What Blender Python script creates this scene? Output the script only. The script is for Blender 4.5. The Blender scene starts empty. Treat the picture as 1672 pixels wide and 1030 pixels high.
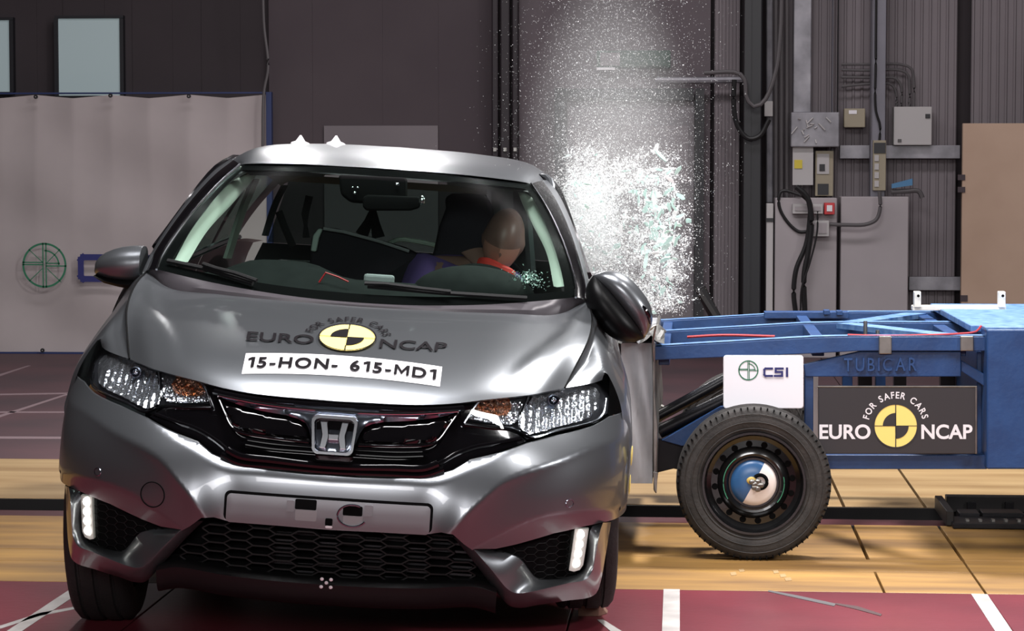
import bpy, bmesh, math, random
from mathutils import Vector, Matrix, Euler
from mathutils.geometry import delaunay_2d_cdt
from mathutils.bvhtree import BVHTree

random.seed(7)
C = bpy.context.scene.collection
PI = math.pi

# ------------------------------------------------------------------ camera
FPX, HY, VX, CAMH = 3850.0, 285.0, 1130.0, 1.36
IW, IH = 1672.0, 1030.0
_yaw = math.atan2(VX - IW / 2, FPX)
_pit = math.atan2(IH / 2 - HY, FPX)
CAM = Vector((0, 0, CAMH))
FW = Vector((-math.sin(_yaw) * math.cos(_pit), math.cos(_yaw) * math.cos(_pit), -math.sin(_pit)))
RT = Vector((math.cos(_yaw), math.sin(_yaw), 0))
UP = RT.cross(FW)
cd = bpy.data.cameras.new('camera')
cam = bpy.data.objects.new('camera', cd)
C.objects.link(cam)
cd.sensor_width = 36.0
cd.lens = 36.0 * FPX / IW
cd.clip_end = 200
cam.matrix_world = Matrix(((RT.x, UP.x, -FW.x, CAM.x), (RT.y, UP.y, -FW.y, CAM.y), (RT.z, UP.z, -FW.z, CAM.z), (0, 0, 0, 1)))
bpy.context.scene.camera = cam

# ------------------------------------------------------------------ world, exposure, large lights
sc = bpy.context.scene
sc.view_settings.view_transform = 'Standard'
sc.view_settings.look = 'None'
sc.view_settings.gamma = 1.0
sc.view_settings.use_curve_mapping = False
sc.view_settings.exposure = 0.0
w = bpy.data.worlds.new('world')
sc.world = w
w.use_nodes = True
w.node_tree.nodes['Background'].inputs[0].default_value = (0.10, 0.095, 0.105, 1)
w.node_tree.nodes['Background'].inputs[1].default_value = 0.12


def area_light(name, loc, target, sx, sy, power, col=(1, 1, 1)):
    l = bpy.data.lights.new(name, 'AREA')
    l.shape = 'RECTANGLE'
    l.size, l.size_y = sx, sy
    l.energy = power
    l.color = col
    o = bpy.data.objects.new(name, l)
    C.objects.link(o)
    o.location = loc
    d = Vector(target) - Vector(loc)
    o.rotation_euler = d.to_track_quat('-Z', 'Y').to_euler()
    return o


# flood lights over and behind the test zone, with added fill lamps
area_light('flood_bank_overhead', (-1.0, 6.3, 5.2), (-1.0, 6.9, 0.0), 2.6, 2.2, 430, (1, 0.985, 0.995))
area_light('flood_lamp_rear_a', (-3.0, 16.6, 4.7), (-1.2, 8.0, 1.0), 0.32, 0.22, 60, (1, 0.98, 0.98))
area_light('flood_lamp_rear_b', (-1.8, 16.6, 4.7), (-0.8, 8.0, 1.0), 0.4, 0.22, 70, (1, 0.98, 0.98))
area_light('flood_bank_side', (1.3, 9.9, 4.4), (-0.2, 8.5, 1.0), 0.7, 0.4, 380, (1, 0.98, 0.97))
area_light('fill_lamp_low_right', (4.2, 6.2, 2.6), (-0.4, 8.5, 1.1), 0.8, 0.5, 110, (1, 0.98, 0.98))  # low fill lamp added to brighten the dummy and the struck side
area_light('flood_bank_trolley', (2.4, 5.8, 5.0), (1.2, 8.6, 0.3), 1.0, 0.6, 80, (1, 0.97, 0.95))
area_light('fill_camera_side', (-0.6, -2.5, 3.0), (-0.4, 8.0, 0.8), 4.0, 1.4, 300, (1, 0.97, 0.97))  # soft front fill added behind the camera, kept low to spare the floor
area_light('fill_back_wall', (-0.6, 12.4, 6.4), (-0.6, 18.0, 0.9), 7.0, 0.8, 215, (1, 0.95, 0.98))  # unseen lamp added to brighten the back wall and curtain


# ------------------------------------------------------------------ pixel helpers
def ray(px, py):
    return (FW + RT * ((px - IW / 2) / FPX) + UP * ((IH / 2 - py) / FPX))


def W(px, py, Y):
    d = ray(px, py)
    return CAM + d * (Y / d.y)


def WF(px, py, z=0.0):
    d = ray(px, py)
    return CAM + d * ((z - CAMH) / d.z)


CAR_LOC = Vector((-1.0123, 6.305, 0.0))
CAR_ROT = Euler((0, 0.0664, 0.0735), 'XYZ')
CM = Matrix.Translation(CAR_LOC) @ CAR_ROT.to_matrix().to_4x4()
CI = CM.inverted()
CI3 = CI.to_3x3()
CO = CI @ CAM


def LP(px, py, y):
    """point of the car frame at depth y behind its nose"""
    d = CI3 @ ray(px, py)
    return CO + d * ((y - CO.y) / d.y)


# ------------------------------------------------------------------ materials
MATS = {}


def lin(c):
    return tuple(((v / 255.0) / 12.92 if v / 255.0 <= 0.04045 else ((v / 255.0 + 0.055) / 1.055) ** 2.4) for v in c)


def mat(name, col, rough=0.5, metal=0.0, coat=0.0, emit=None, estr=0.0, noise=0.0, nscale=6.0, bump=0.0, bscale=40.0, col2=None, spec=0.5, stretch=None, detail=4.0):
    m = bpy.data.materials.new(name)
    m.use_nodes = True
    nt = m.node_tree
    b = nt.nodes['Principled BSDF']
    c = lin(col)
    b.inputs['Base Color'].default_value = (*c, 1)
    b.inputs['Roughness'].default_value = rough
    b.inputs['Metallic'].default_value = metal
    b.inputs['Specular IOR Level'].default_value = spec
    if coat:
        b.inputs['Coat Weight'].default_value = coat
        b.inputs['Coat Roughness'].default_value = 0.03
    if emit:
        b.inputs['Emission Color'].default_value = (*lin(emit), 1)
        b.inputs['Emission Strength'].default_value = estr
    if noise or bump:
        tc = nt.nodes.new('ShaderNodeTexCoord')
        mp = nt.nodes.new('ShaderNodeMapping')
        nt.links.new(tc.outputs['Object'], mp.inputs['Vector'])
        if stretch:
            mp.inputs['Scale'].default_value = stretch
    if noise:
        n = nt.nodes.new('ShaderNodeTexNoise')
        n.inputs['Scale'].default_value = nscale
        n.inputs['Detail'].default_value = detail
        nt.links.new(mp.outputs['Vector'], n.inputs['Vector'])
        r = nt.nodes.new('ShaderNodeValToRGB')
        r.color_ramp.elements[0].position = 0.5 - 0.22
        r.color_ramp.elements[1].position = 0.5 + 0.22
        c2 = lin(col2) if col2 else tuple(v * (1 - noise) for v in c)
        r.color_ramp.elements[0].color = (*c2, 1)
        r.color_ramp.elements[1].color = (*c, 1)
        nt.links.new(n.outputs['Fac'], r.inputs['Fac'])
        nt.links.new(r.outputs['Color'], b.inputs['Base Color'])
    if bump:
        n2 = nt.nodes.new('ShaderNodeTexNoise')
        n2.inputs['Scale'].default_value = bscale
        n2.inputs['Detail'].default_value = 3
        nt.links.new(mp.outputs['Vector'], n2.inputs['Vector'])
        bp = nt.nodes.new('ShaderNodeBump')
        bp.inputs['Strength'].default_value = bump
        bp.inputs['Distance'].default_value = 0.02
        nt.links.new(n2.outputs['Fac'], bp.inputs['Height'])
        nt.links.new(bp.outputs['Normal'], b.inputs['Normal'])
    MATS[name] = m
    return m


def glass(name, tint, refl=0.06, rough=0.0, body=None, bodyfac=0.0):
    """thin pane: see-through with a clear-coat style reflection"""
    m = bpy.data.materials.new(name)
    m.use_nodes = True
    nt = m.node_tree
    for n in list(nt.nodes):
        nt.nodes.remove(n)
    out = nt.nodes.new('ShaderNodeOutputMaterial')
    t = nt.nodes.new('ShaderNodeBsdfTransparent')
    t.inputs[0].default_value = (*lin(tint), 1)
    g = nt.nodes.new('ShaderNodeBsdfGlossy')
    g.inputs['Roughness'].default_value = rough
    lw = nt.nodes.new('ShaderNodeLayerWeight')
    lw.inputs[0].default_value = 0.12
    mr = nt.nodes.new('ShaderNodeMapRange')
    mr.inputs['To Min'].default_value = refl
    mr.inputs['To Max'].default_value = 0.6
    mx = nt.nodes.new('ShaderNodeMixShader')
    nt.links.new(lw.outputs['Fresnel'], mr.inputs['Value'])
    nt.links.new(mr.outputs[0], mx.inputs[0])
    src = t.outputs[0]
    if body:
        d = nt.nodes.new('ShaderNodeBsdfDiffuse')
        d.inputs[0].default_value = (*lin(body), 1)
        m2 = nt.nodes.new('ShaderNodeMixShader')
        m2.inputs[0].default_value = bodyfac
        nt.links.new(t.outputs[0], m2.inputs[1])
        nt.links.new(d.outputs[0], m2.inputs[2])
        src = m2.outputs[0]
    nt.links.new(src, mx.inputs[1])
    nt.links.new(g.outputs[0], mx.inputs[2])
    nt.links.new(mx.outputs[0], out.inputs[0])
    MATS[name] = m
    return m


mat('paint', (116, 119, 123), 0.31, 0.8, 0.4)
mat('gloss_black', (10, 9, 11), 0.08, 0, 0.6)
mat('matte_black', (16, 16, 17), 0.6, spec=0.25)
mat('lip_black', (22, 22, 23), 0.4, spec=0.25)
mat('gap_black', (8, 8, 9), 0.9, spec=0.1)
mat('chrome', (205, 208, 214), 0.13, 1.0)
mat('chrome_dark', (150, 158, 172), 0.2, 1.0)
mat('reflector', (235, 236, 240), 0.16, 0.95, bump=0.4, bscale=34)
mat('lamp_housing', (92, 93, 98), 0.3, 0.7)
mat('amber', (226, 140, 80), 0.12, 0.85, bump=1.0, bscale=70, noise=0.8, nscale=70, col2=(170, 150, 140))
glass('lens', (235, 238, 240), 0.05)
glass('windshield_glass', (226, 238, 232), 0.02, 0.12)
glass('side_glass', (120, 135, 130), 0.06)
mat('frit', (14, 14, 15), 0.12)
mat('frit_soft', (9, 9, 10), 0.4, spec=0.15)
mat('rubber', (26, 24, 24), 0.75, noise=0.3, nscale=30, bump=0.15, bscale=120)
mat('tyre_dusty', (58, 54, 52), 0.8, noise=0.5, nscale=14, col2=(34, 32, 31), bump=0.15, bscale=90)
mat('led', (255, 255, 250), 0.3, emit=(255, 255, 245), estr=9.0)
mat('led_housing', (170, 170, 168), 0.25, emit=(255, 255, 240), estr=0.12)
mat('decal_black', (20, 17, 20), 0.8, spec=0.05)
mat('decal_white', (226, 222, 226), 0.5)
mat('decal_yellow', (238, 214, 124), 0.6, spec=0.2)
mat('decal_green', (40, 110, 80), 0.6)
mat('decal_navy', (38, 40, 100), 0.6)
mat('bracket_grey', (140, 138, 140), 0.6, spec=0.2)
mat('plate_grey', (122, 121, 125), 0.5, 0.2)
mat('interior', (24, 24, 26), 0.8)
mat('dash', (30, 33, 33), 0.8, noise=0.25, nscale=20, spec=0.06)
mat('trim_light', (204, 216, 204), 0.75)
mat('trim_grey', (120, 124, 126), 0.75)
mat('seat_dark', (38, 37, 42), 0.9, spec=0.1)
mat('seat_edge', (150, 166, 160), 0.7)
mat('purple', (88, 72, 128), 0.85)
mat('red_cloth', (205, 62, 52), 0.75)
mat('dummy_skin', (138, 108, 98), 0.42, noise=0.25, nscale=5, col2=(108, 86, 80))
mat('dummy_face', (172, 128, 112), 0.5)
mat('blue_steel', (34, 70, 120), 0.42, noise=0.45, nscale=9, col2=(25, 55, 100), bump=0.05, bscale=60)
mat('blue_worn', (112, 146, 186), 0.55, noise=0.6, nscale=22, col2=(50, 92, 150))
mat('bare_steel', (150, 148, 144), 0.35, 0.85, noise=0.35, nscale=18)
mat('dark_steel', (38, 37, 40), 0.4, 0.7, noise=0.4, nscale=20)
mat('arm_black', (20, 20, 23), 0.3, 0.2)
mat('barrier_alu', (176, 178, 182), 0.5, 0.2, noise=0.45, nscale=7, col2=(120, 120, 124), stretch=(1, 1, 0.25), bump=0.25, bscale=18)
mat('barrier_rust', (78, 62, 58), 0.7, 0.1, noise=0.4, nscale=15)
mat('white_board', (232, 230, 235), 0.45)
mat('cream_bar', (226, 222, 214), 0.5)
mat('sign_black', (44, 41, 44), 0.55)
mat('red_wire', (170, 30, 40), 0.5)
mat('wheel_black', (18, 18, 19), 0.22, 0.2, 0.3)
mat('hub_blue', (48, 92, 140), 0.3, noise=0.3, nscale=14)
mat('hub_white', (232, 222, 216), 0.35)
mat('hub_yellow', (200, 170, 90), 0.5)
mat('chalk_green', (60, 130, 100), 0.8)
mat('floor_red', (122, 46, 57), 0.36, noise=0.5, nscale=1.6, col2=(92, 33, 43), bump=0.04, bscale=30, detail=7)
mat('floor_red_shaded', (88, 58, 63), 0.6, noise=0.5, nscale=1.2, col2=(60, 46, 51), detail=6)  # darkened copy of the red floor, far shade put into the colour
mat('floor_yellow', (176, 134, 70), 0.5, noise=0.6, nscale=2.2, col2=(106, 76, 46), stretch=(0.5, 3, 1), bump=0.05, bscale=25, detail=8)
mat('floor_tan', (176, 148, 106), 0.5, noise=0.5, nscale=2.2, col2=(136, 106, 68), stretch=(0.4, 3, 1), bump=0.05, bscale=25, detail=8)
mat('joint_dark', (30, 26, 24), 0.9)
mat('line_faint', (128, 108, 112), 0.7)
mat('line_white', (190, 186, 182), 0.6, noise=0.5, nscale=7, col2=(150, 142, 140))
mat('rubber_mark', (70, 44, 46), 0.7)
mat('slot_black', (14, 12, 13), 0.45)
mat('rail_red', (84, 44, 48), 0.45, 0.3)
mat('wall_dark', (52, 44, 48), 0.8, noise=0.25, nscale=1.5)
mat('wall_panel', (74, 64, 68), 0.75, noise=0.25, nscale=0.8, col2=(62, 52, 58))
mat('wall_grey', (122, 114, 118), 0.7, noise=0.2, nscale=1.2)
mat('wall_flat', (100, 90, 95), 0.7, noise=0.25, nscale=0.9, col2=(84, 75, 80))
mat('column_dark', (22, 22, 28), 0.5)
mat('post_dark', (34, 26, 32), 0.6)
mat('curtain', (172, 162, 162), 0.85, noise=0.12, nscale=2.0, bump=0.2, bscale=3)
mat('curtain_frame', (34, 48, 92), 0.5)
mat('cable_black', (22, 21, 23), 0.5)
mat('cable_grey', (84, 80, 82), 0.6)
mat('window_pane', (150, 162, 164), 0.4, emit=(150, 168, 172), estr=0.28)
mat('door_panel', (118, 112, 116), 0.7, noise=0.2, nscale=2)
mat('galvanised', (150, 148, 154), 0.45, 0.3, noise=0.45, nscale=6, col2=(104, 102, 108))
mat('steel_post', (120, 118, 128), 0.55, 0.1, noise=0.2, nscale=4)
mat('cabinet_grey', (164, 156, 159), 0.6, noise=0.15, nscale=2)
mat('box_white', (176, 172, 172), 0.55)
mat('box_beige', (150, 140, 120), 0.6)
mat('wood_board', (196, 168, 148), 0.75, noise=0.25, nscale=1.5, col2=(176, 148, 128))
mat('sign_green', (48, 72, 62), 0.6)
mat('red_box', (190, 44, 50), 0.5)
mat('yellow_tag', (205, 185, 60), 0.6)
mat('wood_block', (130, 96, 80), 0.8, noise=0.4, nscale=20)
mat('blue_tape', (70, 120, 160), 0.6)


def shard_mat(name, col):
    m = bpy.data.materials.new(name)
    m.use_nodes = True
    nt = m.node_tree
    for n in list(nt.nodes):
        nt.nodes.remove(n)
    out = nt.nodes.new('ShaderNodeOutputMaterial')
    d = nt.nodes.new('ShaderNodeBsdfDiffuse')
    t = nt.nodes.new('ShaderNodeBsdfTranslucent')
    g = nt.nodes.new('ShaderNodeBsdfGlossy')
    g.inputs['Roughness'].default_value = 0.25
    for q in (d, t):
        q.inputs[0].default_value = (*lin(col), 1)
    a = nt.nodes.new('ShaderNodeMixShader')
    a.inputs[0].default_value = 0.4
    b = nt.nodes.new('ShaderNodeMixShader')
    b.inputs[0].default_value = 0.15
    nt.links.new(d.outputs[0], a.inputs[1])
    nt.links.new(t.outputs[0], a.inputs[2])
    nt.links.new(a.outputs[0], b.inputs[1])
    nt.links.new(g.outputs[0], b.inputs[2])
    nt.links.new(b.outputs[0], out.inputs[0])
    MATS[name] = m


shard_mat('glass_white', (252, 254, 254))
shard_mat('glass_teal', (214, 238, 232))
mat('hall_wall', (40, 37, 40), 0.9)
mat('hall_ceiling', (24, 22, 24), 0.9)


# ------------------------------------------------------------------ object helpers
def tag(o, label=None, cat=None, group=None, kind=None):
    if label:
        o['label'] = label
    if cat:
        o['category'] = cat
    if group:
        o['group'] = group
    if kind:
        o['kind'] = kind
    return o


def empty(name, loc=(0, 0, 0)):
    o = bpy.data.objects.new(name, None)
    C.objects.link(o)
    o.location = loc
    o.empty_display_size = 0.1
    return o


def mesh(name, V, F, m, parent=None, smooth=True, angle=None):
    me = bpy.data.meshes.new(name)
    me.from_pydata([tuple(v) for v in V], [], F)
    me.validate()
    if m:
        me.materials.append(MATS[m] if isinstance(m, str) else m)
    if smooth:
        me.shade_smooth()
        if angle:
            me.set_sharp_from_angle(angle=math.radians(angle))
    me.update()
    o = bpy.data.objects.new(name, me)
    C.objects.link(o)
    if parent:
        o.parent = parent
    return o


class MB:
    """collects simple solids into one mesh"""

    def __init__(s):
        s.V, s.F = [], []

    def add(s, V, F):
        k = len(s.V)
        s.V += [Vector(v) for v in V]
        s.F += [[i + k for i in f] for f in F]
        return s

    def hexa(s, p):  # 8 corners: 0-3 front loop, 4-7 back loop
        return s.add(p, [(0, 1, 2, 3), (7, 6, 5, 4), (0, 4, 5, 1), (1, 5, 6, 2), (2, 6, 7, 3), (3, 7, 4, 0)])

    def box(s, a, b):
        x0, y0, z0 = a
        x1, y1, z1 = b
        return s.hexa([(x0, y0, z0), (x1, y0, z0), (x1, y0, z1), (x0, y0, z1), (x0, y1, z0), (x1, y1, z0), (x1, y1, z1), (x0, y1, z1)])

    def prism(s, pts, vec):
        """polygon pts extruded by vec"""
        n = len(pts)
        P = [Vector(p) for p in pts]
        Q = [p + Vector(vec) for p in P]
        return s.add(P + Q, [list(range(n)), list(range(2 * n - 1, n - 1, -1))] + [(i, i + n, (i + 1) % n + n, (i + 1) % n) for i in range(n)])

    def tube(s, path, r, n=8, cap=True):
        P = [Vector(p) for p in path]
        rs = r if isinstance(r, (list, tuple)) else [r] * len(P)
        V, F = [], []
        up = Vector((0, 0, 1))
        for i, p in enumerate(P):
            t = (P[min(i + 1, len(P) - 1)] - P[max(i - 1, 0)]).normalized()
            a = t.cross(up)
            if a.length < 1e-3:
                a = t.cross(Vector((0, 1, 0)))
            a.normalize()
            b = t.cross(a).normalized()
            for k in range(n):
                th = 2 * PI * k / n
                V.append(p + (a * math.cos(th) + b * math.sin(th)) * rs[i])
        for i in range(len(P) - 1):
            for k in range(n):
                F.append((i * n + k, i * n + (k + 1) % n, (i + 1) * n + (k + 1) % n, (i + 1) * n + k))
        if cap:
            F.append(list(range(n))[::-1])
            F.append([(len(P) - 1) * n + k for k in range(n)])
        return s.add(V, F)

    def lathe(s, prof, centre, axis='x', n=48, close=False):
        """prof: list of (along axis, radius)"""
        c = Vector(centre)
        V, F = [], []
        for (h, r) in prof:
            for k in range(n):
                th = 2 * PI * k / n
                u, v = r * math.cos(th), r * math.sin(th)
                V.append(c + (Vector((h, u, v)) if axis == 'x' else Vector((u, h, v)) if axis == 'y' else Vector((u, v, h))))
        m = len(prof)
        for i in range(m - 1 if not close else m):
            for k in range(n):
                j = (i + 1) % m
                F.append((i * n + k, i * n + (k + 1) % n, j * n + (k + 1) % n, j * n + k))
        return s.add(V, F)

    def disc(s, centre, r, axis='y', n=32):
        return s.lathe([(0, 0.0001), (0, r)], centre, axis, n)

    def ell(s, c, r, nu=24, nv=14, M=None):
        V, F = [], []
        for i in range(nv + 1):
            a = PI * i / nv
            for k in range(nu):
                b = 2 * PI * k / nu
                p = Vector((r[0] * math.sin(a) * math.cos(b), r[1] * math.sin(a) * math.sin(b), r[2] * math.cos(a)))
                V.append(Vector(c) + (M @ p if M else p))
        for i in range(nv):
            for k in range(nu):
                F.append((i * nu + k, (i + 1) * nu + k, (i + 1) * nu + (k + 1) % nu, i * nu + (k + 1) % nu))
        return s.add(V, F)

    def grid(s, rows, close=False):
        n = len(rows[0])
        V = [p for r in rows for p in r]
        F = []
        for i in range(len(rows) - 1):
            for k in range(n if close else n - 1):
                F.append((i * n + k, i * n + (k + 1) % n, (i + 1) * n + (k + 1) % n, (i + 1) * n + k))
        return s.add(V, F)

    def build(s, name, m, parent=None, smooth=False, angle=35, bevel=0.0):
        o = mesh(name, s.V, s.F, m, parent, smooth, angle)
        if bevel:
            md = o.modifiers.new('bevel', 'BEVEL')
            md.width = bevel
            md.segments = 2
            md.limit_method = 'ANGLE'
        return o


def crom(P, n):
    """Catmull-Rom through points, resampled evenly by chord length to n points"""
    P = [Vector(p) for p in P]
    if len(P) == 2:
        return [P[0].lerp(P[1], i / (n - 1)) for i in range(n)]
    E = [P[0] * 2 - P[1]] + P + [P[-1] * 2 - P[-2]]
    D = []
    for i in range(1, len(E) - 2):
        p0, p1, p2, p3 = E[i - 1], E[i], E[i + 1], E[i + 2]
        t0 = 0.0
        t1 = t0 + max((p1 - p0).length, 1e-6) ** 0.5
        t2 = t1 + max((p2 - p1).length, 1e-6) ** 0.5
        t3 = t2 + max((p3 - p2).length, 1e-6) ** 0.5
        for k in range(10):
            t = t1 + (t2 - t1) * k / 10
            a1 = p0 * ((t1 - t) / (t1 - t0)) + p1 * ((t - t0) / (t1 - t0))
            a2 = p1 * ((t2 - t) / (t2 - t1)) + p2 * ((t - t1) / (t2 - t1))
            a3 = p2 * ((t3 - t) / (t3 - t2)) + p3 * ((t - t2) / (t3 - t2))
            b1 = a1 * ((t2 - t) / (t2 - t0)) + a2 * ((t - t0) / (t2 - t0))
            b2 = a2 * ((t3 - t) / (t3 - t1)) + a3 * ((t - t1) / (t3 - t1))
            D.append(b1 * ((t2 - t) / (t2 - t1)) + b2 * ((t - t1) / (t2 - t1)))
    D.append(P[-1])
    return resample(D, n)


def resample(D, n):
    L = [0.0]
    for a, b in zip(D, D[1:]):
        L.append(L[-1] + (b - a).length)
    T = L[-1]
    out = []
    j = 0
    for i in range(n):
        t = T * i / (n - 1)
        while j < len(L) - 2 and L[j + 1] < t:
            j += 1
        seg = L[j + 1] - L[j]
        f = 0 if seg < 1e-9 else (t - L[j]) / seg
        out.append(D[j].lerp(D[j + 1], min(max(f, 0), 1)))
    return out


def loft(rows, nu=24, nv=24, even=True):
    """smooth surface through rows (each a list of 3D points)"""
    R = [crom(r, nu) for r in rows]
    cols = [crom([R[i][k] for i in range(len(R))], nv) for k in range(nu)]
    return [[cols[k][j] for k in range(nu)] for j in range(nv)]


def mx(p):
    return Vector((-p[0], p[1], p[2]))


def mirrow(r):
    """left-half row ending at the centre -> full row"""
    return list(r) + [mx(p) for p in reversed(r[:-1])]


def interp(T, x):
    if x <= T[0][0]:
        return T[0][1]
    for (a, b), (c, d) in zip(T, T[1:]):
        if x <= c:
            return b + (d - b) * (x - a) / (c - a)
    return T[-1][1]


def smooth_interp(T, x):
    """monotone-ish cubic (Catmull-Rom tangents)"""
    n = len(T)
    if x <= T[0][0]:
        return T[0][1] + (x - T[0][0]) * (T[1][1] - T[0][1]) / (T[1][0] - T[0][0])
    if x >= T[-1][0]:
        return T[-1][1] + (x - T[-1][0]) * (T[-1][1] - T[-2][1]) / (T[-1][0] - T[-2][0])
    for i in range(n - 1):
        if x <= T[i + 1][0]:
            break
    x0, y0 = T[i]
    x1, y1 = T[i + 1]
    h = x1 - x0
    m0 = (T[i + 1][1] - T[i - 1][1]) / (T[i + 1][0] - T[i - 1][0]) if i > 0 else (y1 - y0) / h
    m1 = (T[i + 2][1] - y0) / (T[i + 2][0] - x0) if i + 2 < n else (y1 - y0) / h
    t = (x - x0) / h
    return (2 * t ** 3 - 3 * t ** 2 + 1) * y0 + (t ** 3 - 2 * t ** 2 + t) * h * m0 + (-2 * t ** 3 + 3 * t ** 2) * y1 + (t ** 3 - t ** 2) * h * m1


def sstep(a, b, x):
    t = min(max((x - a) / (b - a), 0), 1)
    return t * t * (3 - 2 * t)


# ------------------------------------------------------------------ lettering
_tc = {}


def text2d(s, bold=0.0):
    """flat letter outlines: capital height 1, origin at the left of the baseline"""
    key = (s, bold)
    if key in _tc:
        return _tc[key]
    if s in ('M', '1') and bold > 0.02:
        # drawn by hand: heavy strokes
        q = {'M': [[(0, 0), (.19, 0), (.19, 1), (0, 1)], [(.81, 0), (1, 0), (1, 1), (.81, 1)], [(.19, 1), (.19, .66), (.5, .08), (.5, .44)], [(.81, 1), (.5, .44), (.5, .08), (.81, .66)]],
             '1': [[(.24, 0), (.46, 0), (.46, 1), (.24, 1)], [(0, .70), (.24, .80), (.24, 1), (0, .86)]]}[s]
        V = [p for g_ in q for p in g_]
        F = [[4 * i, 4 * i + 1, 4 * i + 2, 4 * i + 3] for i in range(len(q))]
        _tc[key] = (V, F, max(p[0] for p in V))
        return _tc[key]
    cu = bpy.data.curves.new('lettering', 'FONT')
    cu.body = s
    cu.size = 1.0
    cu.offset = bold
    cu.resolution_u = 6
    o = bpy.data.objects.new('lettering', cu)
    C.objects.link(o)
    dg = bpy.context.evaluated_depsgraph_get()
    me = bpy.data.meshes.new_from_object(o.evaluated_get(dg))
    bm = bmesh.new()
    bm.from_mesh(me)
    bmesh.ops.triangulate(bm, faces=bm.faces[:])
    for _ in range(4):
        lng = [e for e in bm.edges if e.calc_length() > 0.16]
        if not lng:
            break
        bmesh.ops.subdivide_edges(bm, edges=lng, cuts=1)
        bmesh.ops.triangulate(bm, faces=bm.faces[:])
    bm.verts.index_update()
    V = [(v.co.x, v.co.y) for v in bm.verts]
    F = [[v.index for v in p.verts] for p in bm.faces]
    bm.free()
    bpy.data.objects.remove(o)
    bpy.data.meshes.remove(me)
    bpy.data.curves.remove(cu)
    x0 = min(v[0] for v in V)
    x1 = max(v[0] for v in V)
    k = 1 / 0.72
    V = [((x - x0) * k, y * k) for x, y in V]
    _tc[key] = (V, F, (x1 - x0) * k)
    return _tc[key]


def text_into(mb, s, fn, x0, x1, y0, y1, bold=0.0):
    """letters filling the box x0..x1, y0..y1 of the plane that fn maps to 3D"""
    V, F, wd = text2d(s, bold)
    mb.add([fn(x0 + (x1 - x0) * x / wd, y0 + (y1 - y0) * y) for x, y in V], F)


def ncap_logo(parent, fn, lift, textmat, ringmat, discmat='decal_yellow', names=True):
    """target roundel with words left, right and over it; fn(u, v, lift)"""
    n = 72

    def arc(r0, r1, a0, a1, k, off):
        m = MB()
        rows = []
        for q in range(9):
            r = r0 + (r1 - r0) * q / 8
            rows.append([fn(r * math.cos(a0 + (a1 - a0) * i / k), r * math.sin(a0 + (a1 - a0) * i / k), off) for i in range(k + 1)])
        return m.grid(rows)

    d = arc(0.001, 1.0, 0, 2 * PI, n, lift).build('roundel', discmat, parent)
    m = MB()
    for r0, r1, a0, a1 in ((0.985, 1.035, 0, 2 * PI), (0.001, 0.6, PI / 2, PI), (0.001, 0.6, -PI / 2, 0)):
        rows = [[fn(r * math.cos(a0 + (a1 - a0) * i / 48), r * math.sin(a0 + (a1 - a0) * i / 48), lift * 2) for i in range(49)] for r in [r0 + (r1 - r0) * q / 6 for q in range(7)]]
        m.grid(rows)
    for (x0, y0, x1, y1) in ((-1, -0.014, 1, 0.014), (-0.022, -1, 0.022, 1)):
        m.grid([[fn(x0 + (x1 - x0) * i / 12, y, lift * 2) for i in range(13)] for y in (y0, y1)])
    m.build('roundel_marks', ringmat, d)
    t = MB()
    bo = 0.026 if textmat == 'decal_white' else 0.012
    text_into(t, 'EURO', lambda u, v: fn(u, v, lift), -3.55, -1.17, -0.59, 0.07, bo)
    text_into(t, 'NCAP', lambda u, v: fn(u, v, lift), 1.19, 3.57, -0.59, 0.07, bo)
    s = 'FOR SAFER CARS'
    ws = [0.5 if c == ' ' else text2d(c, 0.02)[2] for c in s]
    gap = 0.17
    tot = sum(ws) + gap * (len(s) - 1)
    a = math.radians(167)
    span = math.radians(153)
    for c, wd in zip(s, ws):
        da = span * (wd / tot)
        if c != ' ':
            V, F, _ = text2d(c, 0.02)
            am = a - da / 2
            sc_ = 0.31
            k = (span * 1.3 / tot)
            pts = []
            for x, y in V:
                ux = (x - wd / 2) * k
                r = 1.28 + y * sc_
                # letter stands radially
                px_ = math.cos(am) * r + math.sin(am) * ux
                py_ = math.sin(am) * r - math.cos(am) * ux
                pts.append(fn(px_, py_, lift))
            t.add(pts, F)
        a -= da + span * gap / tot
    t.build('lettering', textmat, parent)


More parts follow.
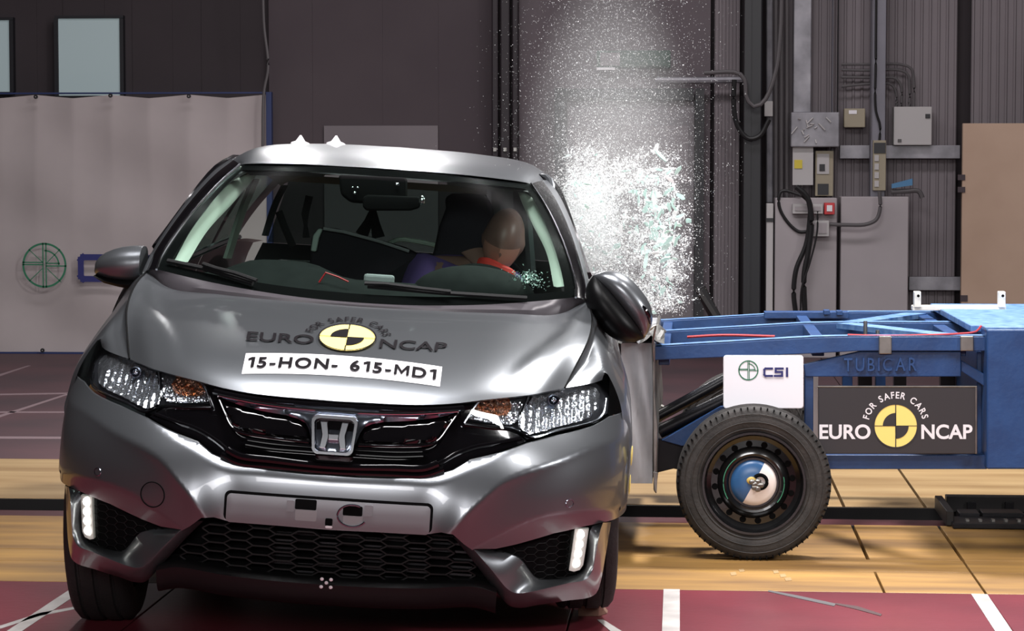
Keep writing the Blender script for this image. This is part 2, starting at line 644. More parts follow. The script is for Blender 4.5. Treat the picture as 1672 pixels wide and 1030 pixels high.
def csi_logo(parent, fn, r, lift, gm='decal_green', bw=0.05, rays=True):
    """green ring with a double cross and a quarter arc"""
    m = MB()

    def arc(r0, r1, a0, a1, k=40):
        m.grid([[fn(q * math.cos(a0 + (a1 - a0) * i / k) * r, q * math.sin(a0 + (a1 - a0) * i / k) * r, lift) for i in range(k + 1)] for q in (r0, r1)])

    def bar(x0, y0, x1, y1):
        m.add([fn(x0 * r, y0 * r, lift), fn(x1 * r, y0 * r, lift), fn(x1 * r, y1 * r, lift), fn(x0 * r, y1 * r, lift)], [(0, 1, 2, 3)])

    arc(1 - bw * 1.6, 1, 0, 2 * PI, 64)
    arc(0.62, 0.62 + bw * 1.2, 0, PI / 2, 20)
    bar(-0.09, -1, -0.09 + bw, 1)
    bar(0.05, -1, 0.05 + bw, 1)
    bar(-1, 0.0, -0.06, bw)
    bar(-1, 0.1, -0.06, 0.1 + bw)
    bar(0.06, -0.06, 1, -0.06 + bw)
    bar(0.06, 0.06, 0.7, 0.06 + bw)
    for (x0, y0, x1, y1) in ((-0.7, -0.72, -0.1, -0.15), (0.12, 0.12, 0.72, 0.72), (-0.7, 0.7, -0.1, 0.15), (0.75, -0.75, 0.12, -0.15)) if rays else ():
        d = Vector((x1 - x0, y1 - y0)).normalized() * 0.018
        m.add([fn((x0 - d.y) * r, (y0 + d.x) * r, lift), fn((x0 + d.y) * r, (y0 - d.x) * r, lift), fn((x1 + d.y) * r, (y1 - d.x) * r, lift), fn((x1 - d.y) * r, (y1 + d.x) * r, lift)], [(0, 1, 2, 3)])
    return m.build('ring_logo', gm, parent)


# ------------------------------------------------------------------ the car: front surface
PA, PB, PN = 0.848, 0.80, 2.8
PROF = [(0.10, 0.13), (0.18, 0.075), (0.26, 0.035), (0.34, 0.012), (0.42, 0.0), (0.50, 0.002), (0.56, 0.014), (0.62, 0.034), (0.68, 0.06), (0.74, 0.09), (0.80, 0.14), (0.86, 0.21), (1.0, 0.42)]


def plan(x):
    a = min(abs(x) / PA, 0.99995)
    return PB * (1 - (1 - a ** PN) ** (1 / PN)) + max(0, abs(x) - PA) * 30


def front(x, z):
    p = smooth_interp(PROF, z)
    return plan(x) + p * (1 + 1.2 * (x / 0.7) ** 2 * sstep(0.5, 0.75, z))


def S(px, py, off=0.0):
    """where the line of sight meets the front surface moved back by off"""
    d = CI3 @ ray(px, py)
    lo, hi = (-0.4 - CO.y) / d.y, (0.85 - CO.y) / d.y
    for _ in range(50):
        t = (lo + hi) / 2
        p = CO + d * t
        if p.y - front(p.x, p.z) - off > 0:
            hi = t
        else:
            lo = t
    return CO + d * ((lo + hi) / 2)


# arc length along the plan curve, so that the wrapped corners get enough vertices
_ARC = [(0.0, 0.0)]
for i in range(1, 401):
    th = (PI / 2) * i / 400
    x = PA * math.sin(th) ** (2 / PN)
    y = PB * (1 - math.cos(th) ** (2 / PN))
    x0 = _ARC[-1][0]
    y0 = PB * (1 - (1 - min(x0 / PA, 1) ** PN) ** (1 / PN))
    _ARC.append((x, _ARC[-1][1] + math.hypot(x - x0, y - y0)))
_RARC = [(b, a) for a, b in _ARC]


def x2s(x):
    return math.copysign(interp(_ARC, abs(x)), x)


def s2x(s):
    return math.copysign(interp(_RARC, abs(s)), s)


def densify(P, step):
    out = []
    for a, b in zip(P, P[1:] + P[:1]):
        n = max(1, int((b - a).length / step))
        for i in range(n):
            out.append(a.lerp(b, i / n))
    return out


def inside(P, x, y):
    c = False
    j = len(P) - 1
    for i in range(len(P)):
        if (P[i].y > y) != (P[j].y > y) and x < (P[j].x - P[i].x) * (y - P[i].y) / (P[j].y - P[i].y) + P[i].x:
            c = not c
        j = i
    return c


def dist_poly(P, x, y):
    best = 1e9
    for a, b in zip(P, P[1:] + P[:1]):
        d = b - a
        L = d.length_squared
        t = 0 if L == 0 else min(max(((x - a.x) * d.x + (y - a.y) * d.y) / L, 0), 1)
        best = min(best, (a.x + d.x * t - x) ** 2 + (a.y + d.y * t - y) ** 2)
    return math.sqrt(best)


def region(name, pts, m, parent, off=0.0, thick=0.012, step=0.012, holes=(), smooth=True, back=0.0, edge=0.0):
    """panel of the front surface bounded by 3D points (taken by their x and z);
    off: number or f(x, z) added to the depth; thick: rim turned back; edge: rounded edge"""
    P = densify([Vector((x2s(p[0]), p[2])) for p in pts], step)
    H = [densify([Vector((x2s(p[0]), p[2])) for p in h], step) for h in holes]
    pv = list(P)
    pe = [(i, (i + 1) % len(P)) for i in range(len(P))]
    faces = [list(range(len(P)))]
    for h in H:
        k = len(pv)
        pv += h
        pe += [(k + i, k + (i + 1) % len(h)) for i in range(len(h))]
    x0, x1 = min(p.x for p in P), max(p.x for p in P)
    y0, y1 = min(p.y for p in P), max(p.y for p in P)
    ny = int((y1 - y0) / step) + 1
    nx = int((x1 - x0) / step) + 1
    for j in range(ny + 1):
        for i in range(nx + 1):
            x = x0 + (i + (0.5 if j % 2 else 0)) * step
            y = y0 + j * step
            if inside(P, x, y) and dist_poly(P, x, y) > step * 0.45 and all((not inside(h, x, y)) and dist_poly(h, x, y) > step * 0.45 for h in H):
                pv.append(Vector((x, y)))
    vo, eo, fo, ov, oe, of = delaunay_2d_cdt(pv, pe, [], 1, 1e-6)
    fo = [list(f) for f in fo]
    if H:
        keep = []
        for f in fo:
            cx = sum(vo[i].x for i in f) / 3
            cy = sum(vo[i].y for i in f) / 3
            if not any(inside(h, cx, cy) for h in H):
                keep.append(f)
        fo = keep
    fun = off if callable(off) else (lambda x, z: off)
    V = []
    for v in vo:
        x = s2x(v.x)
        e = 0.0
        if edge:
            dd = dist_poly(P, v.x, v.y)
            if dd < edge:
                e = edge * (1 - math.sqrt(max(0, 1 - (1 - dd / edge) ** 2)))
        V.append(Vector((x, front(x, v.y) + fun(x, v.y) + e, v.y)))
    # orient towards the front
    F = []
    for f in fo:
        a, b, c = V[f[0]], V[f[1]], V[f[2]]
        F.append(f if (b - a).cross(c - a).y < 0 else f[::-1])
    if thick:
        cnt = {}
        for f in F:
            for a, b in zip(f, f[1:] + f[:1]):
                cnt[(a, b)] = 1
        rim = [(a, b) for (a, b) in cnt if (b, a) not in cnt]
        idx = {}
        for a, b in rim:
            for q in (a, b):
                if q not in idx:
                    idx[q] = len(V)
                    V.append(V[q] + Vector((0, thick, 0)))
            F.append([b, a, idx[a], idx[b]])
    return mesh(name, V, F, m, parent, smooth, 38)


def strip(name, path, r, m, parent, n=8, flat=1.0):
    """moulding swept along 3D points"""
    mb = MB().tube(path, r, n)
    return mb.build(name, m, parent, True, 60)


car = empty('hatchback_car', CAR_LOC)
car.rotation_euler = CAR_ROT
tag(car, 'grey metallic hatchback with test stickers on its bonnet, hit by the blue trolley', 'car')


def both(L):
    return L, [mx(p) for p in L]


def px(L, off=0.0):
    return [S(a, b, off) for a, b in L]


def ctr(py_, off=0.0, pxc=553):
    p = S(pxc, py_, off)
    return Vector((0, front(0, p.z) + off, p.z))


# ---- bumper
A_ROW = px([(139, 623), (155, 641), (200, 663), (241, 682), (276, 702), (322, 722), (345, 742), (368, 753), (400, 763), (442, 769), (500, 775)]) + [ctr(778)]
# crease that runs from under the lamp down to the plate
CREASE = [Vector((p.x, p.z)) for p in px([(118, 655), (145, 672), (186, 701), (244, 733), (271, 753), (293, 782), (316, 812), (340, 846)])]
# upper lip of the fog recess
D_ROW = [Vector((p.x, p.z)) for p in px([(104, 772), (130, 777), (160, 784), (212, 803), (265, 838), (296, 861)])]
E_ROW = px([(104, 790), (117, 797), (134, 805), (177, 824), (230, 849), (262, 860), (296, 863)])


def side_of(P, x, z):
    """signed distance to an open line, positive above it"""
    best, sg = 1e9, 1
    for a, b in zip(P, P[1:]):
        d = b - a
        t = min(max(((x - a.x) * d.x + (z - a.y) * d.y) / d.length_squared, 0), 1)
        qx, qz = a.x + d.x * t - x, a.y + d.y * t - z
        q = qx * qx + qz * qz
        if q < best:
            best = q
            sg = 1 if d.x * (z - a.y) - d.y * (x - a.x) > 0 else -1
    return math.sqrt(best) * sg


RIDGE = [Vector((p.x, p.z)) for p in px([(150, 645), (200, 668), (241, 688), (280, 712), (320, 738), (343, 756), (372, 770), (425, 775), (495, 782)])] + [Vector((0, ctr(787).z))]


def smooth2(P, n):
    return [Vector((q.x, q.z)) for q in crom([Vector((p.x, 0, p.y)) for p in P], n)]


CREASE, RIDGE, D_ROW = smooth2(CREASE, 22), smooth2(RIDGE, 26), smooth2(D_ROW, 14)


def bump_off(x, z):
    x = -abs(x)
    d = side_of(CREASE, x, z)
    o = 0.0
    # the skin swells forward to the crease: a shelf above it, an upright face below
    k = sstep(-0.24, -0.38, x)
    if d < 0:
        o += 0.022 * (1 - math.exp(d / 0.04)) - 0.036 * k
    else:
        o += -0.036 * k * max(0.0, 1 - d / 0.13)
    r = side_of(RIDGE, x, z)
    if r > 0 and x > -0.56:
        q = min(r, 0.03)
        o += q * q / (q + 0.016) * sstep(-0.56, -0.44, x)
    e = side_of(D_ROW, x, z)
    if e < 0 and x < -0.40:
        o += min(-e, 0.06) * 0.6
    return o


BOT = px([(300, 866), (312, 858), (331, 843), (350, 842)]) + [S(368, 846)]
plate_top = [S(371, 849)]
wrap = [Vector((-0.8478, 0, z)) for z in (0.44, 0.50, 0.56, 0.61)]
b_out = A_ROW + [Vector((0, 0, ctr(864).z))]
low = px([(500, 862), (430, 856), (371, 850), (350, 843), (331, 843), (312, 857), (298, 865)])
half = A_ROW + [Vector((0, 0, ctr(866).z))] + low + list(reversed(E_ROW)) + [Vector((-0.8475, 0, E_ROW[0].z)), Vector((-0.8477, 0, 0.50)), Vector((-0.8478, 0, 0.58)), Vector((-0.846, 0, A_ROW[0].z + 0.01))]
full_top = A_ROW[:-1] + [A_ROW[-1]] + [mx(p) for p in reversed(A_ROW[:-1])]
lower_half = [Vector((0, 0, ctr(866).z))] + low + list(reversed(E_ROW)) + half[-4:]
outline = full_top + [mx(p) for p in reversed(lower_half[1:])] + lower_half
# plate recess hole
PL = px([(372, 805), (376, 803), (450, 807), (500, 810)]) + [Vector((0, 0, ctr(815.5).z))]
plh = PL + [mx(p) for p in reversed(PL[:-1])]
bumper = region('bumper', outline, 'paint', car, bump_off, 0.02, 0.0085)
# number plate carrier
def round_rect(x0, z0, x1, z1, r, k=5):
    out = []
    for cx, cz, a0 in ((x1 - r, z1 - r, 0), (x0 + r, z1 - r, PI / 2), (x0 + r, z0 + r, PI), (x1 - r, z0 + r, 3 * PI / 2)):
        for i in range(k + 1):
            a = a0 + PI / 2 * i / k
            out.append(Vector((cx + r * math.cos(a), 0, cz + r * math.sin(a))))
    return out


pl0, pl1 = S(371.5, 805), S(370.5, 850)
pz1, pz0, pxw = pl0.z + 0.001, pl1.z + 0.002, abs(pl0.x)
region('plate_gap', round_rect(-pxw - 0.007, pz0 + 0.0, pxw + 0.007, pz1 + 0.008, 0.016), 'gap_black', car, lambda x, z: bump_off(x, z) - 0.0015, 0.01, 0.02)
plate = region('number_plate_carrier', round_rect(-pxw, pz0 - 0.004, pxw, pz1, 0.012), 'plate_grey', car, lambda x, z: bump_off(x, z) - 0.007, 0.012, 0.016, edge=0.003)


def on_front(x0, y0, x1, y1, off):
    """pixel rectangle -> upright rectangle on the front"""
    a, b = S((x0 + x1) / 2, y0, off), S((x0 + x1) / 2, y1, off)
    l, r = S(x0, (y0 + y1) / 2, off), S(x1, (y0 + y1) / 2, off)
    return l.x, b.z, r.x, a.z


pf = lambda d: (lambda x, z: bump_off(x, z) - 0.007 - d)
for (a, b, c, d, m_, nm, dd) in ((482, 815, 517, 832, 'gap_black', 'slot', 0.001), (482, 832, 517, 850, 'bracket_grey', 'bracket', 0.002), (468, 816, 481, 835, 'plate_grey', 'clip_plate', 0.004), (531, 846, 543, 858, 'gap_black', 'clip', 0.002), (531, 858, 543, 862, 'decal_white', 'clip_edge', 0.003),
                                (560, 826, 592, 842, 'gap_black', 'slot', 0.001), (560, 842, 592, 858, 'bracket_grey', 'bracket', 0.002), (595, 824, 609, 843, 'plate_grey', 'clip_plate', 0.004)):
    x0, z0, x1, z1 = on_front(a, b, c, d, -0.005)
    region(nm, round_rect(x0, z0, x1, z1, 0.004, 3), m_, plate, pf(dd), 0.006, 0.01, smooth=False)
pc = S(575, 842, -0.01)
mb = MB()
pts = []
for i in range(26):
    a = math.radians(60 + 270 * i / 25)
    x_, z_ = pc.x + 0.040 * math.cos(a), pc.z + 0.030 * math.sin(a)
    pts.append((x_, front(x_, z_) + bump_off(x_, z_) - 0.011, z_))
mb.tube(pts, 0.0028, 6)
mb.build('tow_hook_ring', 'chrome_dark', plate, True)


# parking sensors and towing-eye cover: thin rings set into the bumper
def ring_on(name, c, r, m, parent, off=-0.001, w=0.0016, fill=None):
    mb = MB()
    P = []
    for i in range(41):
        a = 2 * PI * i / 40
        x_, z_ = c.x + r * math.cos(a), c.z + r * math.sin(a)
        P.append((x_, front(x_, z_) + bump_off(x_, z_) + off, z_))
    mb.tube(P, w, 5, False)
    o = mb.build(name, m, parent, True)
    if fill:
        region('disc', [Vector((c.x + r * 0.9 * math.cos(2 * PI * i / 20), 0, c.z + r * 0.9 * math.sin(2 * PI * i / 20))) for i in range(20)], fill, o, lambda x, z: bump_off(x, z) - 0.002, 0.004, 0.01)
    return o


sen = S(161, 769)
for s_ in (1, -1):
    c_ = Vector((sen.x * s_, 0, sen.z))
    ring_on('parking_sensor', c_, 0.0105, 'chrome_dark', car, fill='paint')
ring_on('towing_eye_cover', S(250.5, 806), 0.0345, 'gap_black', car)

# ---- fog lamp surrounds: C-shaped body-coloured blades
H_E = [(112, 795), (114, 806), (117, 858), (119, 876), (126, 890), (151, 901), (212, 925), (226, 927), (238, 922), (262, 897), (292, 868), (312, 851)]
M_E = [(119, 799), (131, 808), (132, 858), (134, 873), (141, 884), (188, 901), (202, 899), (211, 890), (228, 871), (245, 866), (275, 864), (297, 863)]
B_E = [(107, 793), (109, 850), (112, 890), (117, 912), (160, 931), (198, 943), (218, 950), (236, 950), (252, 936), (290, 893), (318, 864), (333, 850)]
for s_ in (1, -1):
    f = (lambda p: p) if s_ == 1 else mx
    hh = [f(S(a, b, -0.012)) for a, b in H_E]
    mm = [f(S(a, b, 0.045)) for a, b in M_E]
    bb = [f(S(a, b, 0.03)) for a, b in B_E]
    b2 = [p + Vector((0, 0.05, 0.004)) for p in bb]
    n = 60
    hr = [crom(hh, n), crom(mm, n), crom(bb, n)]
    # rounded nose between the two faces
    H0, M0, B0 = hr
    rows = []
    B2 = [p + Vector((0, 0.06, 0.004)) for p in B0]
    rows.append(B2)
    rows.append(B0)
    rows.append([B0[i].lerp(H0[i], 0.5) + Vector((0, -0.003, 0)) for i in range(n)])
    rows.append([B0[i].lerp(H0[i], 0.88) + Vector((0, -0.002, 0)) for i in range(n)])
    rows.append([H0[i] + Vector((0, 0.0, 0)) for i in range(n)])
    rows.append([H0[i].lerp(M0[i], 0.12) + Vector((0, -0.002, 0)) for i in range(n)])
    rows.append([H0[i].lerp(M0[i], 0.5) for i in range(n)])
    rows.append(M0)
    rows.append([p + Vector((0, 0.02, 0)) for p in M0])
    mb = MB().grid(rows)
    if s_ == 1:
        mb.F = [q[::-1] for q in mb.F]
    blade = mb.build('fog_lamp_surround', 'paint', car, True, 50)
    # mesh insert
    ins_px = [(116, 798), (134, 805), (177, 824), (230, 849), (262, 860), (296, 863), (262, 866), (228, 873), (211, 892), (202, 901), (188, 903), (141, 886), (133, 874), (131, 858), (129, 810)]
    ins = [f(S(a, b, 0.055)) for a, b in ins_px]
    if s_ == -1:
        ins = ins[::-1]
    region('fog_insert', ins, 'gap_black', blade, 0.065, 0.0, 0.02)
    # honeycomb bars
    pol = [Vector((p.x, p.z)) for p in ins]
    mb = MB()
    cw, ch = 0.030, 0.0105
    zmin, zmax = min(p.y for p in pol), max(p.y for p in pol)
    xmin, xmax = min(p.x for p in pol), max(p.x for p in pol)
    for i in range(int((xmax - xmin) / cw) + 2):
        for j in range(int((zmax - zmin) / (2 * ch)) + 2):
            cx = xmin + i * cw
            cz = zmin + j * 2 * ch + (ch if i % 2 else 0)
            hexp = [(cx - cw * .66, cz), (cx - cw * .33, cz + ch), (cx + cw * .33, cz + ch), (cx + cw * .66, cz)]
            for (xa, za), (xb, zb) in zip(hexp, hexp[1:]):
                if inside(pol, xa, za) and inside(pol, xb, zb):
                    mb.tube([(xa, front(xa, za) + 0.052, za), (xb, front(xb, zb) + 0.052, zb)], 0.0012, 4, False)
    mb.build('honeycomb_mesh', 'matte_black', blade)
    # daytime running light
    dr = [f(S(a, b, 0.02)) for a, b in ((131.5, 809), (150, 811), (152.5, 880), (146, 881), (138, 877), (134, 868))]
    if s_ == -1:
        dr = dr[::-1]
    drl = region('daytime_running_light', dr, 'led_housing', blade, 0.024, 0.03, 0.012)
    for a, b in ((142.6, 819), (142.8, 835), (143.4, 850), (144.4, 866)):
        c_ = f(S(a, b, 0.02))
        m2 = MB().ell((c_.x, front(c_.x, c_.z) + 0.022, c_.z), (0.0135, 0.007, 0.0135), 16, 8)
        m2.build('led_lamp', 'led', drl, True)

# ---- lower grille and lip
lg_top = px([(333, 848), (371, 852), (430, 857), (500, 863)], 0.03) + [ctr(867, 0.03)]
lg_bot = px([(262, 921), (290, 922), (368, 935), (465, 946)], 0.03) + [ctr(951, 0.03)]
lg = lg_top + [mx(p) for p in reversed(lg_top[:-1])]
lgo = lg + [mx(p) for p in lg_bot[:-1]] + [lg_bot[-1]] + list(reversed(lg_bot[:-1]))
region('lower_grille_back', lgo, 'gap_black', car, 0.11, 0.0, 0.03)
pol = [Vector((p.x, p.z)) for p in lgo]
mb = MB()
cw, ch = 0.0615, 0.0125
for i in range(-12, 13):
    for j in range(-6, 8):
        cx = i * cw
        cz = 0.305 + j * 2 * ch + (ch if i % 2 else 0)
        hexp = [(cx - cw * .68, cz), (cx - cw * .34, cz + ch), (cx + cw * .34, cz + ch), (cx + cw * .68, cz)]
        low_ = [(cx - cw * .68, cz), (cx - cw * .34, cz - ch), (cx + cw * .34, cz - ch), (cx + cw * .68, cz)]
        for (xa, za), (xb, zb) in zip(hexp, hexp[1:]):
            if inside(pol, xa, za) and inside(pol, xb, zb):
                mb.hexa([(xa, front(xa, za) + .045, za - .0022), (xb, front(xb, zb) + .045, zb - .0022), (xb, front(xb, zb) + .045, zb + .0022), (xa, front(xa, za) + .045, za + .0022),
                         (xa, front(xa, za) + .075, za - .0022), (xb, front(xb, zb) + .075, zb - .0022), (xb, front(xb, zb) + .075, zb + .0022), (xa, front(xa, za) + .075, za + .0022)])
lgm = mb.build('lower_grille_mesh', 'matte_black', car)
# fins of the cooler behind the mesh
mb = MB()
for k in range(9):
    z_ = 0.255 + k * 0.021
    mb.box((-0.16, 0.115, z_), (0.40, 0.125, z_ + 0.006))
mb.build('cooler_fins', 'dark_steel', lgm)
LT = px([(255, 926), (290, 921), (368, 934), (465, 945)], 0.0) + [ctr(951, 0.0)]
lt = mirrow(LT)
rows = [[p + Vector((0, 0.10, 0.012)) for p in lt], [p + Vector((0, 0.02, 0.004)) for p in lt], [p + Vector((0, 0.0, -0.006)) for p in lt], [p + Vector((0, 0.012, -0.03)) for p in lt], [p + Vector((0, 0.06, -0.075)) for p in lt], [p + Vector((0, 0.3, -0.085)) for p in lt]]
g = loft(rows, 60, 30)
mb = MB().grid(g)
lip = mb.build('front_lip', 'lip_black', car, True, 60)
# test dots on the lip
dc = S(533, 951, -0.004)
for dx, dz in ((-0.0125, 0.010), (0.0125, 0.010), (0, 0), (-0.0135, -0.012), (0.0125, -0.012)):
    x_ = dc.x + dx
    z_ = dc.z + dz
    yy = dc.y + (0.004 if dz < 0 else 0.003 if dz == 0 else 0.0) - 0.006
    MB().ell((x_, yy, z_), (0.0052, 0.0025, 0.005), 12, 6).build('test_dot', 'decal_white', lip, True)

# ---- bonnet
HS = [LP(211.5, 586, .42), LP(208.5, 551, .55), LP(206.8, 517, .70), LP(208, 502, .78), LP(214, 480, .90), LP(225, 459, 1.0), LP(240, 443, 1.08)]  # seam to the wing
HL = px([(211.5, 586), (240, 598), (256, 604), (300, 616), (329, 623.5), (355, 631), (407, 641.5), (460, 647.5), (505, 651)]) + [ctr(655)]
HL[0] = HS[0].copy()
HR = [LP(240, 443, 1.08), LP(255, 456, 1.05), LP(268, 466, 1.02), LP(290, 474, 0.99), LP(353, 480, 0.94), LP(420, 487, 0.915), LP(500, 494, 0.90)] + [Vector((0, 0.895, LP(590, 501, .895).z))]
NU, NV = 40, 46
fr, rr, ss = crom(HL, NU), crom(HR, NU), crom(HS, NV)
cc = []
for j in range(160):
    t = j / 159
    p0, p1 = fr[-1], rr[-1]
    c1 = Vector((0, p0.y + 0.045, p0.z + 0.060))
    c2 = Vector((0, p0.y + 0.24, p0.z + 0.160))
    cc.append(p0 * (1 - t) ** 3 + c1 * 3 * t * (1 - t) ** 2 + c2 * 3 * t * t * (1 - t) + p1 * t ** 3)
cc = resample(cc, NV)
hood_rows = []
for j in range(NV):
    t = j / (NV - 1)
    row = []
    for i in range(NU):
        u = i / (NU - 1)
        ub = 1 - (1 - u) ** 2.0
        # blend the end curves and the side curves
        q = fr[i].lerp(rr[i], t) + ss[j].lerp(cc[j], ub) - (fr[0].lerp(fr[-1], ub)).lerp(rr[0].lerp(rr[-1], ub), t)
        # crease from the screen corner towards the grille
        uc = 0.36 * (1 - t) + 0.07 * t
        q.z += 0.008 * sstep(uc + 0.055, uc - 0.02, u) * sstep(0, 0.35, t) * sstep(0, 0.15, u) * sstep(1.0, 0.9, t)
        row.append(q)
    row[-1].x = 0
    hood_rows.append(mirrow(row))
# rolled front lip
lipr = [p + Vector((0, 0.02, -0.006)) for p in hood_rows[0]]
mb = MB().grid([lipr] + hood_rows)
hood = mb.build('bonnet', 'paint', car, True)
HB = BVHTree.FromPolygons([v[:] for v in mb.V], mb.F)


def on_hood(px_, py_, lift=0.0015):
    d = (CI3 @ ray(px_, py_)).normalized()
    h = HB.ray_cast(CO, d)
    if h[0] is None:
        return LP(px_, py_, 0.4)
    n = h[1]
    if n.dot(d) > 0:
        n = -n
    return h[0] + n * lift


# stickers on the bonnet
st = MB()
NXS = 40


def strip_uv(u, v, lift):
    tx = 401.5 + (722 - 401.5) * u
    ty = 577.5 + (599.5 - 577.5) * u - 7 * 4 * u * (1 - u)
    bx = 394.6 + (718 - 394.6) * u
    by = 611 + (631.8 - 611) * u - 7 * 4 * u * (1 - u)
    return on_hood(bx + (tx - bx) * v, by + (ty - by) * v, lift)


st.grid([[strip_uv(i / NXS, v / 10, 0.0015) for i in range(NXS + 1)] for v in range(11)])
sticker = st.build('test_number_sticker', 'decal_white', hood, True)
tb = MB()
sx = 0.02
chars = '15-HON- 615-MD1'
cws = [0.42 if c == ' ' else text2d(c, 0.03)[2] for c in chars]
cg = 0.2
ctot = sum(cws) + cg * (len(chars) - 1)
for c, cwd in zip(chars, cws):
    e_ = sx + 0.955 * cwd / ctot
    if c != ' ':
        text_into(tb, c, lambda u, v: strip_uv(u, v, 0.005), sx, e_, 0.27, 0.77, 0.03)
    sx = e_ + 0.955 * cg / ctot
tb.build('lettering', 'decal_black', sticker)


def hood_logo(u, v, lift):
    return on_hood(567 + 45.8 * u + 4.4 * v, 553.5 + 2.6 * u - 21.4 * v, lift + .002)


stk = MB().grid([[hood_logo(0.02 * math.cos(a * PI / 6), 0.02 * math.sin(a * PI / 6) * r, 0.001) for a in range(13)] for r in (0.1, 1)]).build('roundel_sticker', 'decal_black', hood)
ncap_logo(stk, hood_logo, 0.0025, 'decal_black', 'decal_black')

# ---- front wings
for s_ in (1, -1):
    f = (lambda p: p) if s_ == 1 else mx
    tip = LP(162.5, 552.5, .62)
    sh = [LP(163, 552, .62), LP(180.5, 523, .76), LP(195.5, 504, .88), LP(208, 485, 1.0), LP(213, 476, 1.06)]
    # seam row: along lamp edge then bonnet seam
    seam = [HS[0], HS[1], HS[2], HS[3], HS[4], HS[5], HS[6], Vector((-.735, 1.22, 0.985))]
    N = 36
    r0 = crom([LP(166, 566, .60), LP(176, 573, .52), LP(195, 580.5, .46), HS[0]], 12)
    top = r0[:-1] + crom(seam, N - 11)
    shl = crom([LP(163, 552, .62), LP(172, 536, .69), LP(180.5, 523, .76), LP(195.5, 504, .88), LP(208, 485, 1.0), Vector((-.775, 1.22, 0.955))], N)
    mid = crom([Vector((-.800, .58, .74)), Vector((-.822, .66, .74)), Vector((-.836, .82, .76)), Vector((-.832, 1.0, .80)), Vector((-.826, 1.22, .82))], N)
    low_l = []
    for i in range(N):
        t = i / (N - 1)
        y_ = .50 + (1.22 - .50) * t
        dd = .375 ** 2 - (y_ - .82) ** 2
        z_ = .31 + math.sqrt(dd) if dd > 0.0 else .31
        z_ = max(z_, .60) if y_ < .80 else z_
        low_l.append(Vector((-.846 + .03 * sstep(.62, .50, y_), y_, z_)))
    inn = [p + Vector((.05, 0, -.004)) for p in low_l]
    rows = [top, shl, mid, low_l]
    R = []
    for k in range(N):
        R.append(crom([top[k], top[k].lerp(shl[k], .5) + Vector((0, 0, .006)), shl[k], mid[k], low_l[k]], 22) + [inn[k]])
    R = [[f(p) for p in r] for r in R]
    mb = MB().grid(R)
    if s_ == -1:
        mb.F = [q[::-1] for q in mb.F]
    mb.build('front_wing', 'paint', car, True)
    # shut line between bonnet and wing
    gp = [f(p + Vector((0, -0.004, 0.001))) for p in crom(HS, 30)]
    MB().tube(gp, 0.0028, 6).build('shut_line', 'gap_black', car, True)

# ---- headlamps
HL_OUT = [(162, 553), (167, 567), (177, 574), (211, 587.5), (256, 605), (300, 617), (329, 624), (333, 629), (345, 663.5), (300, 664.5), (270, 664), (260, 668), (241, 681), (200, 662), (155, 640), (140, 622), (147, 592)]
BEZ = [(345, 663.5), (300, 663.5), (272, 662.5), (258, 666), (239, 672), (205, 657), (176, 645), (154, 632), (149, 621), (153, 596)]
for s_ in (1, -1):
    f = (lambda p: p) if s_ == 1 else mx

    def reg(name, L, m, par, off, thick, step=0.012, **k):
        P = [f(S(a, b, 0.0)) for a, b in L]
        if s_ == -1:
            P = P[::-1]
        return region(name, P, m, par, off, thick, step, **k)

    lamp = reg('headlamp', HL_OUT, 'lamp_housing', car, 0.075, 0.0, 0.014)
    # main reflector: fluted bowl
    MAIN = [(160, 590), (168, 581), (182, 578), (211, 589), (250, 604), (257, 610), (261, 650), (258, 660), (239, 669), (205, 653), (178, 640), (160, 628), (157, 610)]

    def flute(x, z):
        c = f(S(215, 615))
        r = math.hypot((x - c.x) / 0.085, (z - c.z) / 0.06)
        return 0.066 - 0.034 * min(r * r, 1.3) + 0.005 * math.sin(x * 300) * (1 if z < c.z else 0.35)

    reg('reflector', MAIN, 'reflector', lamp, flute, 0.0, 0.006)
    TS = [(259, 608), (300, 619), (327, 626), (331, 632), (341, 659), (300, 661), (272, 660), (263, 652)]

    def flute2(x, z):
        return 0.055 + 0.005 * math.sin(x * 460) * math.sin(z * 460)

    ts = reg('indicator_reflector', TS, 'reflector', lamp, flute2, 0.0, 0.005)
    AM = [(284, 616), (310, 623), (326, 628), (332, 641), (325, 648), (300, 649), (280, 644), (276, 630)]
    reg('indicator_amber', AM, 'amber', ts, lambda x, z: flute2(x, z) - 0.006, 0.0, 0.005)
    BAR = [(266, 652), (300, 653), (337, 653), (339, 657), (300, 658), (268, 657)]
    reg('light_bar', BAR, 'reflector', ts, lambda x, z: 0.044 + 0.004 * math.sin(x * 700), 0.0, 0.004)
    # bulb with its cap
    c = f(S(221.5, 607.5, 0.03))
    mb = MB().lathe([(0.05, 0.012), (0.0, 0.0165), (-0.004, 0.0165), (-0.005, 0.013), (0.004, 0.011)], c, 'y', 24)
    bulb = mb.build('bulb_ring', 'chrome_dark', lamp, True, 40)
    MB().ell((c.x, c.y + 0.004, c.z), (0.010, 0.010, 0.010), 16, 10).build('bulb_cap', 'chrome', bulb, True)
    # bezel
    bz = crom([f(S(a, b, 0.03)) for a, b in BEZ], 50)
    MB().tube(bz, 0.0045, 8).build('bezel', 'chrome', lamp, True)
    bz2 = crom([f(S(a, b, 0.02)) for a, b in ((329, 625), (334, 634), (345, 663))], 12)
    MB().tube(bz2, 0.003, 6).build('bezel', 'chrome', lamp, True)
    bz3 = crom([f(S(a, b, 0.04)) for a, b in ((256, 608), (261, 630), (263, 650), (255, 664))], 12)
    MB().tube(bz3, 0.004, 6).build('divider', 'gloss_black', lamp, True)
    reg('lens', HL_OUT, 'lens', lamp, lambda x, z: 0.0, 0.004, 0.014)

